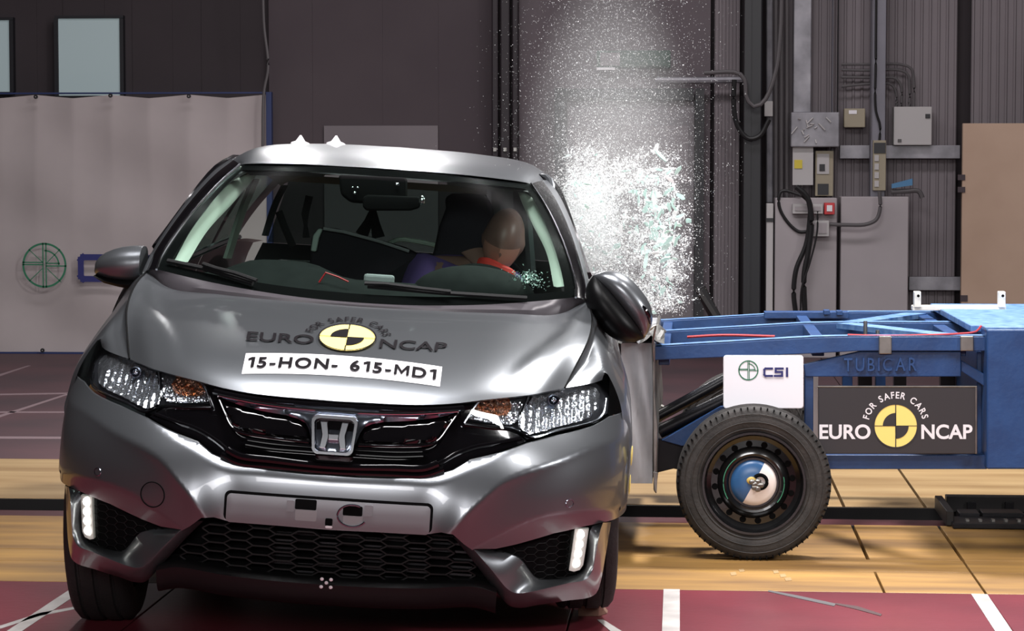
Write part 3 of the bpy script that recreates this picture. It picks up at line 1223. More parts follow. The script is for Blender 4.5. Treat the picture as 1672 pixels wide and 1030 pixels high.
# ---- radiator grille
GR = px([(333, 625), (355, 632), (407, 643), (460, 649), (505, 652)]) + [ctr(656)]
GLo = [p for p in A_ROW[3:]]
gro = GR + [mx(p) for p in reversed(GR[:-1])] + [mx(p) for p in GLo[:-1]] + [GLo[-1]] + list(reversed(GLo[:-1])) + px([(262, 669), (300, 665.5), (345, 664.5)])
gr_half_extra = px([(262, 669), (300, 665.5), (345, 664.5)])
gro = GR + [mx(p) for p in reversed(GR[:-1])] + [mx(p) for p in reversed(gr_half_extra)] + [mx(p) for p in GLo[:-1]] + [GLo[-1]] + list(reversed(GLo[:-1])) + gr_half_extra
grille = region('grille', gro, 'gloss_black', car, 0.035, 0.02, 0.014)


def sweep(name, L, off, r, m, par, n=50, cpy=None):
    """moulding symmetric about the centre line"""
    P = px(L, off) + ([ctr(cpy, off)] if cpy else [])
    P = mirrow(P) if cpy else P
    return MB().tube(crom(P, n), r, 8).build(name, m, par, True)


sweep('upper_moulding', [(350, 640), (372, 645), (425, 654), (495, 660)], 0.012, 0.010, 'gloss_black', grille, cpy=664)
# chrome wing
CU = px([(352, 643), (372, 648), (425, 658.5), (495, 667)]) + [ctr(671)]
CL = px([(352, 643.5), (372, 655), (395, 662.5), (427, 671), (469, 678.5), (487, 684), (499, 691), (504.5, 702), (509, 722), (521, 738)]) + [ctr(744)]
wing_o = CU + [mx(p) for p in reversed(CU[:-1])] + [mx(p) for p in CL[1:-1]] + [CL[-1]] + list(reversed(CL[1:-1]))
wingo = region('chrome_wing', wing_o, 'chrome_dark', grille, -0.002, 0.03, 0.010, edge=0.006)
sweep('chrome_edge', [(356, 645), (372, 648.5), (425, 659), (495, 667.5)], -0.004, 0.004, 'chrome', wingo, cpy=671.5)
for s_ in (1, -1):
    f = (lambda p: p) if s_ == 1 else mx
    GP = [(357, 648), (372, 657), (395, 664.5), (427, 673), (469, 681), (486, 687), (497, 693), (502, 703), (504, 720), (442, 713), (392, 704), (378, 696)]
    P = [f(S(a, b)) for a, b in GP]
    if s_ == -1:
        P = P[::-1]
    region('gloss_panel', P, 'gloss_black', grille, lambda x, z: 0.012, 0.03, 0.010, edge=0.010)
    P = crom([f(S(a, b, 0.012)) for a, b in ((252, 676), (290, 690), (320, 700), (348, 716), (372, 735))], 24)
    MB().tube(P, 0.007, 8).build('lower_moulding', 'gloss_black', grille, True)
    P = crom([f(S(a, b, 0.006)) for a, b in ((356, 648), (366, 672), (378, 697), (392, 706), (442, 715), (504, 722))], 24)
    MB().tube(P, 0.0035, 8).build('panel_edge', 'gloss_black', grille, True)
sweep('lower_moulding', [(372, 734), (393, 745), (442, 751), (503, 758)], 0.008, 0.010, 'gloss_black', grille, cpy=762)
sweep('lower_moulding', [(362, 742), (393, 756), (442, 761), (503, 767)], 0.012, 0.008, 'gloss_black', grille, cpy=771)
for k, yy in enumerate((728, 736)):
    sweep('grille_bar', [(392 + 6 * k, yy - 12), (442, yy - 5), (503, yy)], 0.022, 0.0045, 'gloss_black', grille, cpy=yy + 4)
# emblem: rounded frame and the letter inside
ec = ctr(711, -0.02)
k_ = 0.064


def emb(u, v, o):
    """emblem plane: u, v in half widths"""
    x_, z_ = u * k_, ec.z + v * k_ * 0.83
    return Vector((x_, front(0, ec.z) - 0.022 + o + (z_ - ec.z) * 0.28, z_))


def emb_ring(w0, w1, nn=10):
    """rounded trapezoid ring"""
    def loop(sc):
        out = []
        for cx, cz, a0 in ((0.70, 0.68, 0), (-0.70, 0.68, PI / 2), (-0.60, -0.68, PI), (0.60, -0.68, 3 * PI / 2)):
            for i in range(nn + 1):
                a = a0 + PI / 2 * i / nn
                r = 0.30
                out.append(((cx + r * math.cos(a)) * sc, (cz + r * math.sin(a)) * sc))
        return out
    return loop(w0), loop(w1)


o1, i1 = emb_ring(1.0, 0.84)
rows = [[emb(u, v, 0.03) for u, v in o1], [emb(u, v, 0.004) for u, v in o1], [emb(u * .98, v * .98, 0) for u, v in o1], [emb(u * 1.02, v * 1.02, 0) for u, v in i1], [emb(u, v, 0.004) for u, v in i1], [emb(u, v, 0.03) for u, v in i1]]
emblem = MB().grid(rows, True).build('emblem', 'chrome', grille, True, 40)
MB().add([emb(u * .95, v * .95, 0.022) for u, v in i1], [list(range(len(i1)))]).build('emblem_back', 'gloss_black', emblem)
mb = MB()
for s_ in (1, -1):
    # flared upright of the letter
    q = [(0.62, 0.66), (0.30, 0.66), (0.20, -0.02), (0.20, -0.12), (0.30, -0.68), (0.58, -0.68), (0.50, 0.0)]
    mb.prism([emb(u * s_, v, 0.0) for u, v in q], (0, 0.02, 0))
mb.prism([emb(u, v, 0.0) for u, v in ((-0.24, 0.06), (0.24, 0.06), (0.22, -0.24), (-0.22, -0.24))], (0, 0.02, 0))
mb.build('emblem_letter', 'chrome', emblem, bevel=0.002)

# ---- windscreen
def bow(e, c, n, p=2.0):
    """half row from edge point e to centre point c"""
    out = []
    for i in range(n):
        k = 1 - i / (n - 1)
        out.append(Vector((e.x * k, c.y + (e.y - c.y) * k ** p, c.z + (e.z - c.z) * k ** p)))
    return out


WE = crom([LP(258, 440, 1.05), LP(266, 418, 1.13), LP(313, 351, 1.40), LP(360, 298.6, 1.62), LP(394, 268, 1.75)], 30)
WC = crom([Vector((0, .93, .965)), Vector((0, 1.16, 1.12)), Vector((0, 1.40, 1.265)), Vector((0, 1.62, 1.381))], 30)
WROWS = [mirrow(bow(WE[j], WC[j], 22)) for j in range(30)]
wmb = MB().grid(WROWS)
windscreen = wmb.build('windscreen', 'windshield_glass', car, True)
WB = BVHTree.FromPolygons([v[:] for v in wmb.V], wmb.F)


def on_screen(px_, py_, lift):
    d = (CI3 @ ray(px_, py_)).normalized()
    h = WB.ray_cast(CO, d)
    if h[0] is None:
        return LP(px_, py_, 1.0) + Vector((0, -lift, 0))
    n = h[1]
    if n.dot(d) > 0:
        n = -n
    return h[0] + n * lift


# printed border inside the glass
def wpt(u, t, lift):
    j = t * 29
    a = min(int(j), 28)
    i = (u + 1) / 2 * 42
    b = min(int(i), 41)
    fa, fb = j - a, i - b
    p = WROWS[a][b].lerp(WROWS[a + 1][b], fa).lerp(WROWS[a][b + 1].lerp(WROWS[a + 1][b + 1], fa), fb)
    return p + Vector((0, lift, -lift * 0.6))


fb_ = MB()
for s_ in (1, -1):
    fb_.grid([[wpt(s_ * u, t / 20, 0.003) for t in range(21)] for u in (0.95, 0.97, 0.985, 1.0)])
fb_.grid([[wpt(-1 + 2 * i / 40, t, 0.003) for i in range(41)] for t in (0.945, 0.96, 0.98, 1.0)])
fb_.grid([[wpt(-1 + 2 * i / 40, t, 0.003) for i in range(41)] for t in (0.0, 0.03, 0.06)])
fb_.build('windscreen_border', 'frit', windscreen, True)
for s_ in (1, -1):
    f = (lambda p: p) if s_ == 1 else mx
    MB().tube([f(p + Vector((-.004, -.004, 0))) for p in WE], 0.004, 6).build('windscreen_trim', 'chrome', windscreen, True)

# scuttle panel below the glass
hr_full = mirrow(crom(HR, 22))
gb_full = [p + Vector((0, -0.012, -0.004)) for p in WROWS[0]]
gb_full = mirrow(crom(bow(WE[0], WC[0], 22), 22))
rows = [[p + Vector((0, 0.012, -0.012)) for p in hr_full], [a.lerp(b, .35) + Vector((0, 0, .002)) for a, b in zip(hr_full, gb_full)], [a.lerp(b, .7) + Vector((0, 0, .004)) for a, b in zip(hr_full, gb_full)], gb_full]
mat('scuttle', (74, 70, 74), 0.28, 0.2)
MB().grid(rows).build('scuttle_panel', 'scuttle', car, True)

# wipers
for nm, arm, blade_ in (('wiper', [(420, 470), (385, 458), (353, 450), (332, 443)], [(274, 431), (332, 443), (413, 468)]), ('wiper', [(595, 474), (628, 475), (690, 483), (735, 488)], [(600, 472), (720, 483), (860, 492)])):
    wp = MB().tube([on_screen(a, b, 0.028) for a, b in arm], 0.007, 6).build(nm, 'matte_black', car, True)
    MB().tube([on_screen(a, b, 0.012) for a, b in blade_], 0.008, 6).build('wiper_blade', 'matte_black', wp, True)

# ---- roof
RS = [
    [(-.505, 1.79, 1.358), (-.493, 1.75, 1.366), (-.3, 1.665, 1.379), (0, 1.62, 1.383)],
    [(-.540, 1.90, 1.372), (-.500, 1.88, 1.395), (-.3, 1.82, 1.413), (0, 1.78, 1.418)],
    [(-.563, 2.05, 1.380), (-.500, 2.03, 1.416), (-.3, 2.0, 1.436), (0, 1.98, 1.441)],
    [(-.580, 2.4, 1.386), (-.500, 2.4, 1.433), (-.3, 2.4, 1.457), (0, 2.4, 1.464)],
    [(-.580, 3.0, 1.375), (-.500, 3.0, 1.425), (-.3, 3.0, 1.450), (0, 3.0, 1.457)],
    [(-.545, 3.62, 1.310), (-.470, 3.64, 1.350), (-.3, 3.66, 1.372), (0, 3.68, 1.378)]]
rows = [mirrow([Vector(p) for p in crom(r, 14)]) for r in RS]
g = loft(rows, 41, 50)
rmb = MB().grid(g)
rmb.F = [q[::-1] for q in rmb.F]
roof = rmb.build('roof', 'paint', car, True)
# white target cones on the roof
RB = BVHTree.FromPolygons([v[:] for v in rmb.V], rmb.F)
for a, b in ((490, 236), (548, 237)):
    c_ = LP(a, b, 2.42)
    h = RB.ray_cast(Vector((c_.x, c_.y, 2)), Vector((0, 0, -1)))
    c_ = h[0] if h[0] else c_
    MB().lathe([(0, .036), (.006, .034), (.012, .018), (.034, .003)], (c_.x, c_.y, c_.z - 0.002), 'z', 12).build('roof_target', 'decal_white', roof)
# headliner and dark cabin rear
MB().grid([[p + Vector((0, 0, -0.03)) for p in r] for r in g]).build('headliner', 'trim_grey', car, True)

# ---- pillars, doors and glass
PE = crom([Vector((-.715, 1.10, .995)), Vector((-.700, 1.28, 1.085)), Vector((-.655, 1.58, 1.225)), Vector((-.602, 1.84, 1.335)), Vector((-.563, 2.02, 1.382))], 30)
BELT = [Vector((-.742, 1.16, .985)), Vector((-.790, 1.30, .965)), Vector((-.785, 2.2, .985)), Vector((-.765, 3.1, 1.02)), Vector((-.72, 3.65, 1.05)), Vector((-.66, 3.86, 1.04))]
RAIL = [Vector((-.702, 1.28, 1.082)), Vector((-.602, 1.85, 1.335)), Vector((-.568, 2.05, 1.378)), Vector((-.582, 2.4, 1.384)), Vector((-.582, 3.0, 1.373)), Vector((-.547, 3.60, 1.308))]


def at_y(P, y):
    D = crom(P, 120)
    for a, b in zip(D, D[1:]):
        if a.y <= y <= b.y:
            k = (y - a.y) / max(b.y - a.y, 1e-6)
            return a.lerp(b, k)
    return D[0].copy() if y < D[0].y else D[-1].copy()


for s_ in (1, -1):
    f = (lambda p: p) if s_ == 1 else mx
    flip = s_ == 1

    def put(rows, name, m, par, smooth=True, fl=False):
        mb = MB().grid([[f(p) for p in r] for r in rows])
        if flip != fl:
            mb.F = [q[::-1] for q in mb.F]
        return mb.build(name, m, par, smooth, 50)

    w0 = [p + Vector((-.006, .0, .0)) for p in WE]
    midp = [w0[i].lerp(PE[i], .5) + Vector((-.008, -.004, .004)) for i in range(30)]
    put([w0, [w0[i].lerp(midp[i], .5) + Vector((-.003, -.004, .003)) for i in range(30)], midp], 'windscreen_pillar', 'gloss_black', car)
    put([midp, [midp[i].lerp(PE[i], .5) + Vector((-.006, -.002, .002)) for i in range(30)], PE, [p + Vector((.02, .03, 0)) for p in PE]], 'door_frame', 'paint', car)
    # inner trim of the pillar, seen through the glass
    tl = crom([LP(404, 283, 1.82), LP(366, 307, 1.70), LP(337, 342, 1.56), LP(312, 376, 1.40), LP(285, 425, 1.18)], 24)
    tr_ = crom([LP(412, 285, 1.84), LP(396, 306, 1.76), LP(369, 336, 1.64), LP(332, 376, 1.46), LP(299, 428, 1.22)], 24)
    put([[p + Vector((-.01, .03, 0)) for p in tl], tl, [a.lerp(b, .5) + Vector((0, -.008, 0)) for a, b in zip(tl, tr_)], tr_, [p + Vector((.01, .04, 0)) for p in tr_]], 'pillar_trim', 'trim_light', car)
    # doors: outer skins
    dent = 0.0 if s_ == 1 else 0.06

    def sect(y):
        b = at_y(BELT, y)
        k = sstep(3.2, 3.95, y)
        dn = dent * math.exp(-((y - 2.2) / .7) ** 2)
        xm = .846 - .10 * k
        return [b + Vector((.03, 0, -.004)), b, Vector((-(xm - .022) + dn, y, .86)), Vector((-xm + dn, y, .70)), Vector((-xm + dn, y, .50)), Vector((-(xm - .02) + dn, y, .32)), Vector((-(xm - .06) + dn, y, .21))]

    doors = {}
    for nm, y0, y1, k in (('front_door', 1.224, 2.21, 26), ('rear_door', 2.218, 3.06, 22), ('rear_quarter', 3.068, 3.88, 22)):
        R = []
        for i in range(k):
            y = y0 + (y1 - y0) * i / (k - 1)
            sc_ = crom(sect(y), 18)
            if nm == 'rear_quarter':
                # wheel arch
                for q, p in enumerate(sc_):
                    dd = .37 ** 2 - (y - 3.35) ** 2
                    if dd > 0 and p.z < .31 + math.sqrt(dd):
                        sc_[q] = Vector((p.x, p.y, .31 + math.sqrt(dd)))
            R.append(sc_)
        doors[nm] = put(R, nm, 'paint', car, fl=False)
    # glass
    def pane(name, y0, y1, m, par, ins=0.0):
        R = []
        for i in range(14):
            y = y0 + (y1 - y0) * i / 13
            a, b = at_y(BELT, y), at_y(RAIL, y)
            R.append([a.lerp(b, .02 + .95 * t / 8) + Vector((-.012 * math.sin(PI * t / 8) + .012, 0, 0)) for t in range(9)])
        return put(R, name, m, par)
    if s_ == 1:
        pane('side_window', 1.33, 2.15, 'side_glass', doors['front_door'])
    pane('side_window', 2.27, 3.02, 'side_glass', doors['rear_door'])
    pane('side_window', 3.10, 3.45, 'side_glass', doors['rear_quarter'])
    pane('centre_pillar', 2.15, 2.27, 'gloss_black', car)
    pane('rear_pillar', 3.02, 3.10, 'gloss_black', car)
    pane('tail_pillar', 3.45, 3.60, 'paint', car)
    # window rail under the roof edge
    MB().tube([f(p) for p in crom(RAIL, 30)], 0.014, 6).build('window_frame', 'gloss_black', car, True)
    MB().tube([f(p + Vector((.01, 0, 0))) for p in crom(BELT[1:5], 20)], 0.012, 6).build('window_sill', 'gloss_black', car, True)
    # inner trims of the centre and rear pillars
    if s_ == 1:
        bt = crom([LP(416, 292, 2.25), LP(396, 340, 2.24), LP(370, 422, 2.22)], 12)
        put([[p + Vector((-.016, .02, 0)) for p in bt], [p + Vector((0, -.01, 0)) for p in bt], [p + Vector((.016, .02, 0)) for p in bt]], 'pillar_trim', 'trim_light', car)
        bt = crom([LP(464, 302, 3.05), LP(448, 335, 3.05), LP(432, 385, 3.05)], 12)
        put([[p + Vector((-.014, .02, 0)) for p in bt], [p + Vector((0, -.01, 0)) for p in bt], [p + Vector((.014, .02, 0)) for p in bt]], 'pillar_trim', 'trim_grey', car)
    else:
        # bent upper frame of the struck front door
        P = crom([LP(884, 287, 2.0), LP(897, 292, 1.95), LP(906, 325, 1.85), LP(921, 372, 1.68), LP(937, 425, 1.48), LP(950, 470, 1.30)], 24)
        MB().tube(P, [0.010 + 0.004 * math.sin(PI * i / 23) for i in range(24)], 8).build('bent_door_frame', 'paint', car, True)
        P2 = [p + Vector((-.02, .02, 0)) for p in P]
        MB().tube(P2, 0.008, 6).build('window_seal', 'gloss_black', car, True)

# tail: hatch, rear window and bumper
hat = []
for (y, z, hw) in ((3.66, 1.33, .50), (3.69, 1.30, .535)):
    hat.append([Vector((-hw + 2 * hw * i / 20, y + .03 * (1 - (2 * i / 20 - 1) ** 2), z)) for i in range(21)])
MB().grid(hat).build('hatch_top', 'paint', car, True)
rw = []
for k in range(8):
    t = k / 7
    hw = .52 + .09 * t
    rw.append([Vector((-hw + 2 * hw * i / 20, 3.69 + .16 * t + .03 * (1 - (2 * i / 20 - 1) ** 2), 1.30 - .27 * t)) for i in range(21)])
MB().grid(rw).build('rear_window', 'side_glass', car, True)
tail = []
for (y, z, hw) in ((3.85, 1.03, .62), (3.90, .90, .68), (3.93, .70, .72), (3.98, .50, .73), (3.96, .32, .72), (3.88, .24, .70)):
    tail.append([Vector((-hw + 2 * hw * i / 20, y - .10 * abs(2 * i / 20 - 1) ** 3, z)) for i in range(21)])
MB().grid(tail).build('tailgate', 'paint', car, True)
MB().box((-.72, .95, .19), (.72, 3.8, .23)).build('underbody', 'matte_black', car)
MB().box((-.55, .30, .24), (.55, .98, .62)).build('engine_block', 'matte_black', car)
MB().box((-.66, .98, .23), (.66, 1.02, .93)).build('bulkhead', 'matte_black', car)

# wheels (stay upright on the floor although the body leans)
def tyre_profile(R, wd):
    h = wd / 2
    p = [(-h * .82, R * .66), (-h * .98, R * .74), (-h * 1.0, R * .84), (-h * .93, R * .93), (-h * .78, R * .985), (-h * .60, R * .995), (-h * .56, R * .975), (-h * .50, R * .975), (-h * .46, R), (-h * .08, R), (-h * .05, R * .975), (h * .05, R * .975), (h * .08, R), (h * .46, R), (h * .50, R * .975), (h * .56, R * .975), (h * .60, R * .995), (h * .78, R * .985), (h * .93, R * .93), (h * 1.0, R * .84), (h * .98, R * .74), (h * .82, R * .66)]
    return p


for (lx, ly, st_) in ((-.728, .82, 0.0), (.725, .82, 0.02), (-.74, 3.35, 0), (.74, 3.35, 0)):
    wp = CM @ Vector((lx, ly, .3))
    ty = MB().lathe(tyre_profile(.302, .19), (0, 0, 0), 'x', 56, False).build('car_tyre', 'rubber', car, True, 40)
    ty.matrix_basis = CI @ (Matrix.Translation((wp.x, wp.y, .336 if lx > 0 and ly < 1 else .300)) @ Matrix.Rotation(0.0735 + st_, 4, 'Z'))
    sgn = -1 if lx < 0 else 1
    MB().lathe([(sgn * .075, .20), (sgn * .07, .19), (sgn * .03, .17), (sgn * .05, .12), (sgn * .07, .06), (sgn * .07, .001)], (0, 0, 0), 'x', 40).build('rim', 'wheel_black', ty, True, 30)
    # tread sipes
    mb = MB()
    for k in range(60):
        a = 2 * PI * k / 60
        for hx in (-.064, .064):
            c0 = Vector((hx, .2925 * math.cos(a), .2945 * math.sin(a)))
            t_ = Vector((0, -math.sin(a), math.cos(a))) * .0018
            n_ = Vector((0, math.cos(a), math.sin(a))) * .0018
            wx = Vector((.007, 0, 0))
            mb.hexa([c0 - wx - t_ - n_, c0 + wx - t_ - n_, c0 + wx - t_ + n_, c0 - wx - t_ + n_, c0 - wx + t_ - n_, c0 + wx + t_ - n_, c0 + wx + t_ + n_, c0 - wx + t_ + n_])
    tag(mb.build('tread_sipes', 'gap_black', ty), kind='stuff')

# ---- door mirrors
ML = [(155, 437.6, 446), (157, 425, 448.5), (163, 417.5, 451), (172, 411.5, 453.5), (184, 406.5, 456.5), (198, 403, 458.5), (213, 401.4, 459.5), (226, 401, 459.5), (233, 402, 452)]
secs = []
for k, (a, t, b) in enumerate(ML):
    p1, p0 = LP(a, t, 1.2), LP(a, b, 1.2)
    c = (p1 + p0) / 2
    hz = (p1.z - p0.z) / 2
    dy = 0.03 + 0.06 * math.sin(min(1, k / 6) * PI / 2)
    loop = []
    for i in range(20):
        an = 2 * PI * i / 20
        ca, sa = math.cos(an), math.sin(an)
        loop.append(Vector((c.x, 1.22 - dy * math.copysign(abs(ca) ** .8, ca), c.z + hz * math.copysign(abs(sa) ** .8, sa))))
    secs.append(loop)
mb = MB().grid(secs, True)
mb.F.append(list(range(20)))
mb.F.append([(len(secs) - 1) * 20 + i for i in range(20)][::-1])
dm = mb.build('door_mirror', 'paint', car, True, 50)
mb = MB()
LS = [(156, 448, 452), (172, 453, 463), (195, 456, 469), (212, 456, 472), (224, 452, 470)]
secs = []
for k, (a, t, b) in enumerate(LS):
    p1, p0 = LP(a, t, 1.2), LP(a, b, 1.2)
    c = (p1 + p0) / 2
    hz = (p1.z - p0.z) / 2
    secs.append([Vector((c.x, 1.22 + .06 * math.cos(2 * PI * i / 14), c.z + hz * math.sin(2 * PI * i / 14))) for i in range(14)])
mb.grid(secs, True)
mb.F.append([4 * 14 + i for i in range(14)])
mb.build('mirror_underside', 'matte_black', dm, True)
MB().tube([LP(215, 466, 1.2), LP(226, 470, 1.2), Vector((-.74, 1.22, .96))], 0.022, 8).build('mirror_stalk', 'matte_black', dm, True)

# torn mirror hanging on the struck side
cm_ = LP(1010, 501, 1.05)
ax = math.radians(-47)
RM = Matrix(((math.cos(ax), 0, math.sin(ax)), (0, 1, 0), (-math.sin(ax), 0, math.cos(ax)))).inverted()


def tm(a, r, o):
    """torn mirror local: a along, r across, o towards viewer"""
    d = Vector((math.cos(ax), 0, math.sin(ax)))
    n = Vector((-math.sin(ax), 0, math.cos(ax)))
    return cm_ + d * a + n * r + Vector((0, -o, 0))


def half_shell(w0, w1, depth, sgn, name, m, par, n=26, k=14):
    """shell between the lip line and the outer outline"""
    R = []
    for i in range(n):
        t = i / (n - 1)
        a = -.128 + .256 * t
        wd = (max(0.0, 1 - abs(2 * t - 1) ** 2.6)) ** .6
        row = []
        for j in range(k):
            th = PI * j / (k - 1)
            row.append(tm(a, w0 * wd + (w1 - w0) * wd * (1 - math.cos(th)) / 2, depth * wd * math.sin(th)))
        R.append(row)
    return MB().grid(R).build(name, m, par, True)


t1 = half_shell(-.004, .088, .066, 1, 'torn_door_mirror', 'paint', car)
half_shell(-.085, .020, .088, -1, 'mirror_underside', 'frit_soft', t1)
half_shell(-.084, .086, -.03, -1, 'mirror_glass_back', 'matte_black', t1)
MB().tube(crom([tm(-.115, .012, .012), tm(-.06, .026, .045), tm(.02, .03, .055), tm(.08, .02, .04), tm(.122, .0, .01)], 24), 0.006, 8).build('mirror_seam', 'gloss_black', t1, True)
MB().tube(crom([tm(.02, .052, .05), tm(.06, .058, .05), tm(.1, .045, .035)], 12), [.004, .007, .008, .008, .008, .008, .008, .008, .008, .007, .006, .004], 8).build('side_repeater', 'gloss_black', t1, True)
MB().tube(crom([tm(-.06, -.08, .0), LP(975, 520, 1.15), LP(968, 505, 1.2)], 10), 0.014, 8).build('mirror_stalk', 'matte_black', t1, True)
mb = MB()
for (a, b, c) in ((985, 525, 978), (978, 515, 986), (990, 530, 983)):
    mb.tube([LP(a, b, 1.15), LP(c, b + 10, 1.1), LP(c + 2, b + 22, 1.12)], 0.003, 5)
mb.build('torn_wires', 'bare_steel', t1, True)
# dashed side target stickers on the struck side wing
for (a, b, r) in ((995, 742, .014), (1002, 790, .012)):
    c_ = LP(a, b, .52)
    x_ = .836
    MB().ell((x_ + .006, .53, c_.z), (.003, .012, .03), 12, 8).build('side_sticker', 'decal_yellow', car, True)

# ---- cabin
dsh = []
for (y, z, k) in ((.99, .935, 0), (1.12, .985, .2), (1.25, 1.03, .8), (1.36, 1.045, 1), (1.46, 1.02, .8), (1.50, .95, .3), (1.50, .6, 0)):
    row = []
    for i in range(31):
        x = -.66 + 1.32 * i / 30
        hump = .050 * math.exp(-((x + .30) / .17) ** 4) * k
        row.append(Vector((x, y, z - .03 + hump - .02 * (abs(x) / .66) ** 4)))
    dsh.append(row)
dash = MB().grid(loft(dsh, 31, 24)).build('dashboard', 'dash', car, True)
MB().ell((.335, 1.36, .985), (.205, .13, .102), 32, 16).build('instrument_hood', 'dash', car, True)
MB().box((-.03, 1.38, .985), (.07, 1.42, 1.035)).build('centre_display', 'trim_grey', car, bevel=.008)
MB().tube([LP(521, 461, 1.2), LP(532, 445, 1.2), LP(552, 452, 1.2), LP(569, 460, 1.2)], .003, 5).build('red_lead', 'red_wire', car, True)
# steering wheel
swc = Vector((.345, 1.62, .905))
tl_ = Matrix.Rotation(math.radians(-25), 3, 'X')
P = [swc + tl_ @ Vector((.178 * math.cos(2 * PI * i / 36), 0, .178 * math.sin(2 * PI * i / 36))) for i in range(37)]
sw = MB().tube(P, .016, 8, False).build('steering_wheel', 'dash', car, True)
mb = MB().ell(swc, (.07, .03, .06), 16, 10)
for a in (0, PI, -PI / 2):
    mb.tube([swc, swc + tl_ @ Vector((.17 * math.cos(a), 0, .17 * math.sin(a)))], .016, 6)
mb.build('steering_boss', 'interior', sw, True)


def px_prism(name, L, y, dep, m, par, bev=.03):
    o = MB().prism([LP(a, b, y) for a, b in L], (0, dep, 0)).build(name, m, par, False, bevel=bev)
    o.modifiers['bevel'].segments = 4
    o.data.shade_smooth()
    return o


seat = px_prism('driver_seat', [(726, 322), (738, 316), (788, 317), (800, 326), (806, 350), (812, 400), (862, 450), (862, 560), (690, 560), (692, 450), (708, 410), (716, 372), (728, 340)][::-1], 2.32, .14, 'seat_dark', car)
ps = px_prism('passenger_seat', [(506, 412), (509, 384), (520, 372), (545, 374), (600, 388), (660, 405), (706, 428), (706, 560), (500, 560)][::-1], 2.1, .14, 'seat_dark', car)
px_prism('seat_edge', [(507, 410), (511, 384), (520, 373), (527, 374), (521, 388), (516, 411)][::-1], 2.07, .06, 'seat_edge', ps, .006)
MB().tube([LP(528, 373, 2.07), LP(560, 378, 2.07), LP(620, 394, 2.07), LP(668, 410, 2.07)], .006, 6).build('seat_piping', 'trim_grey', ps, True)
px_prism('rear_bench', [(440, 425), (740, 440), (740, 560), (440, 560)][::-1], 3.05, .2, 'interior', car)
MB().tube(crom([LP(633, 398, 3.3), LP(650, 391, 3.3), LP(680, 394, 3.3), LP(710, 400, 3.3)], 12), .010, 8).build('luggage_bar', 'trim_light', car, True)
for L in (((608, 342), (602, 362), (590, 384)), ((610, 342), (613, 365), (618, 388))):
    MB().tube([LP(a, b, 2.9) for a, b in L], [.010, .018, .026], 4).build('rear_belt', 'interior', car)
for L in (((455, 345), (465, 372), (478, 402)), ((505, 320), (498, 350), (500, 388))):
    MB().tube([LP(a, b, 2.4) for a, b in L], .014, 4).build('front_belt', 'interior', car)
for L in (((402, 281), (470, 281), (528, 284), (528, 289), (470, 287), (402, 286)), ((729, 294), (780, 302), (838, 311), (837, 316), (780, 308), (730, 302))):
    MB().prism([LP(a, b, 1.82) for a, b in L][::-1], (0, .15, .02)).build('sun_visor', 'trim_grey', car)
# camera pod and rear-view mirror behind the glass
px_prism('camera_pod', [(552, 285), (664, 290), (664, 330), (610, 333), (572, 331), (556, 318)][::-1], 1.55, .06, 'gap_black', car, .012)
px_prism('rear_view_mirror', [(592, 322), (600, 318), (682, 321), (690, 326), (684, 340), (670, 344), (598, 344), (592, 338)][::-1], 1.50, .03, 'gap_black', car, .008)
for (a, b, r) in ((576, 306, .005), (584, 306, .005), (579, 315, .007), (648, 301, .008), (689, 327, .010)):  # last entry is a bright bead standing for a glint on the mirror
    MB().ell(LP(a, b, 1.485 if a > 680 else 1.54), (r, .004, r * (1.6 if a > 680 else .8)), 10, 6).build('lens_and_glint', 'chrome', car, True)
# side curtain airbag on the struck side
ab = []
for k in range(7):
    t = k / 6
    ab.append([LP(795 + 70 * s / 10 + 12 * t * s / 10, 305 + 8 * s / 10 + (95 + 60 * s / 10) * t, 2.42 + .03 * math.sin(s * 1.3) * math.sin(t * 3)) for s in range(11)])
MB().grid(ab).build('curtain_airbag', 'trim_grey', car, True)

# ------------------------------------------------------------------ crash test dummy
def skin_mesh(name, V, E_, R, m, parent, sub=2):
    me = bpy.data.meshes.new(name)
    me.from_pydata([tuple(v) for v in V], E_, [])
    o = bpy.data.objects.new(name, me)
    C.objects.link(o)
    o.modifiers.new('skin', 'SKIN')
    sm = o.modifiers.new('sub', 'SUBSURF')
    sm.levels = sub
    sm.render_levels = sub
    for i, d in enumerate(me.skin_vertices[0].data):
        r = R[i]
        d.radius = (r, r) if not isinstance(r, tuple) else r
        d.use_root = i == 0
    dg = bpy.context.evaluated_depsgraph_get()
    m2 = bpy.data.meshes.new_from_object(o.evaluated_get(dg))
    bpy.data.objects.remove(o)
    m2.name = name
    m2.materials.clear()
    m2.materials.append(MATS[m])
    m2.shade_smooth()
    o = bpy.data.objects.new(name, m2)
    C.objects.link(o)
    if parent:
        o.parent = parent
    return o


DL = CM
HC = LP(822, 392, 2.02)
CH = LP(818, 432, 2.0)
NB = LP(786, 440, 2.06)
dv = [Vector((.30, 2.08, .46)), Vector((.30, 2.14, .70)), Vector((.29, 2.13, .93)), NB, LP(806, 426, 2.04),
      Vector((.13, 2.10, 1.02)), Vector((.10, 1.92, .84)), Vector((.20, 1.70, .93)),
      Vector((.45, 2.08, .98)), Vector((.52, 1.90, .82)), Vector((.48, 1.70, .92)),
      Vector((.20, 1.95, .46)), Vector((.18, 1.62, .56)), Vector((.18, 1.40, .32)),
      Vector((.40, 1.95, .46)), Vector((.42, 1.62, .56)), Vector((.42, 1.40, .32))]
de = [(0, 1), (1, 2), (2, 3), (3, 4), (2, 5), (5, 6), (6, 7), (2, 8), (8, 9), (9, 10), (0, 11), (11, 12), (12, 13), (0, 14), (14, 15), (15, 16)]
dr_ = [.15, .15, .15, .07, .055, .065, .045, .035, .065, .045, .035, .085, .065, .045, .085, .065, .045]
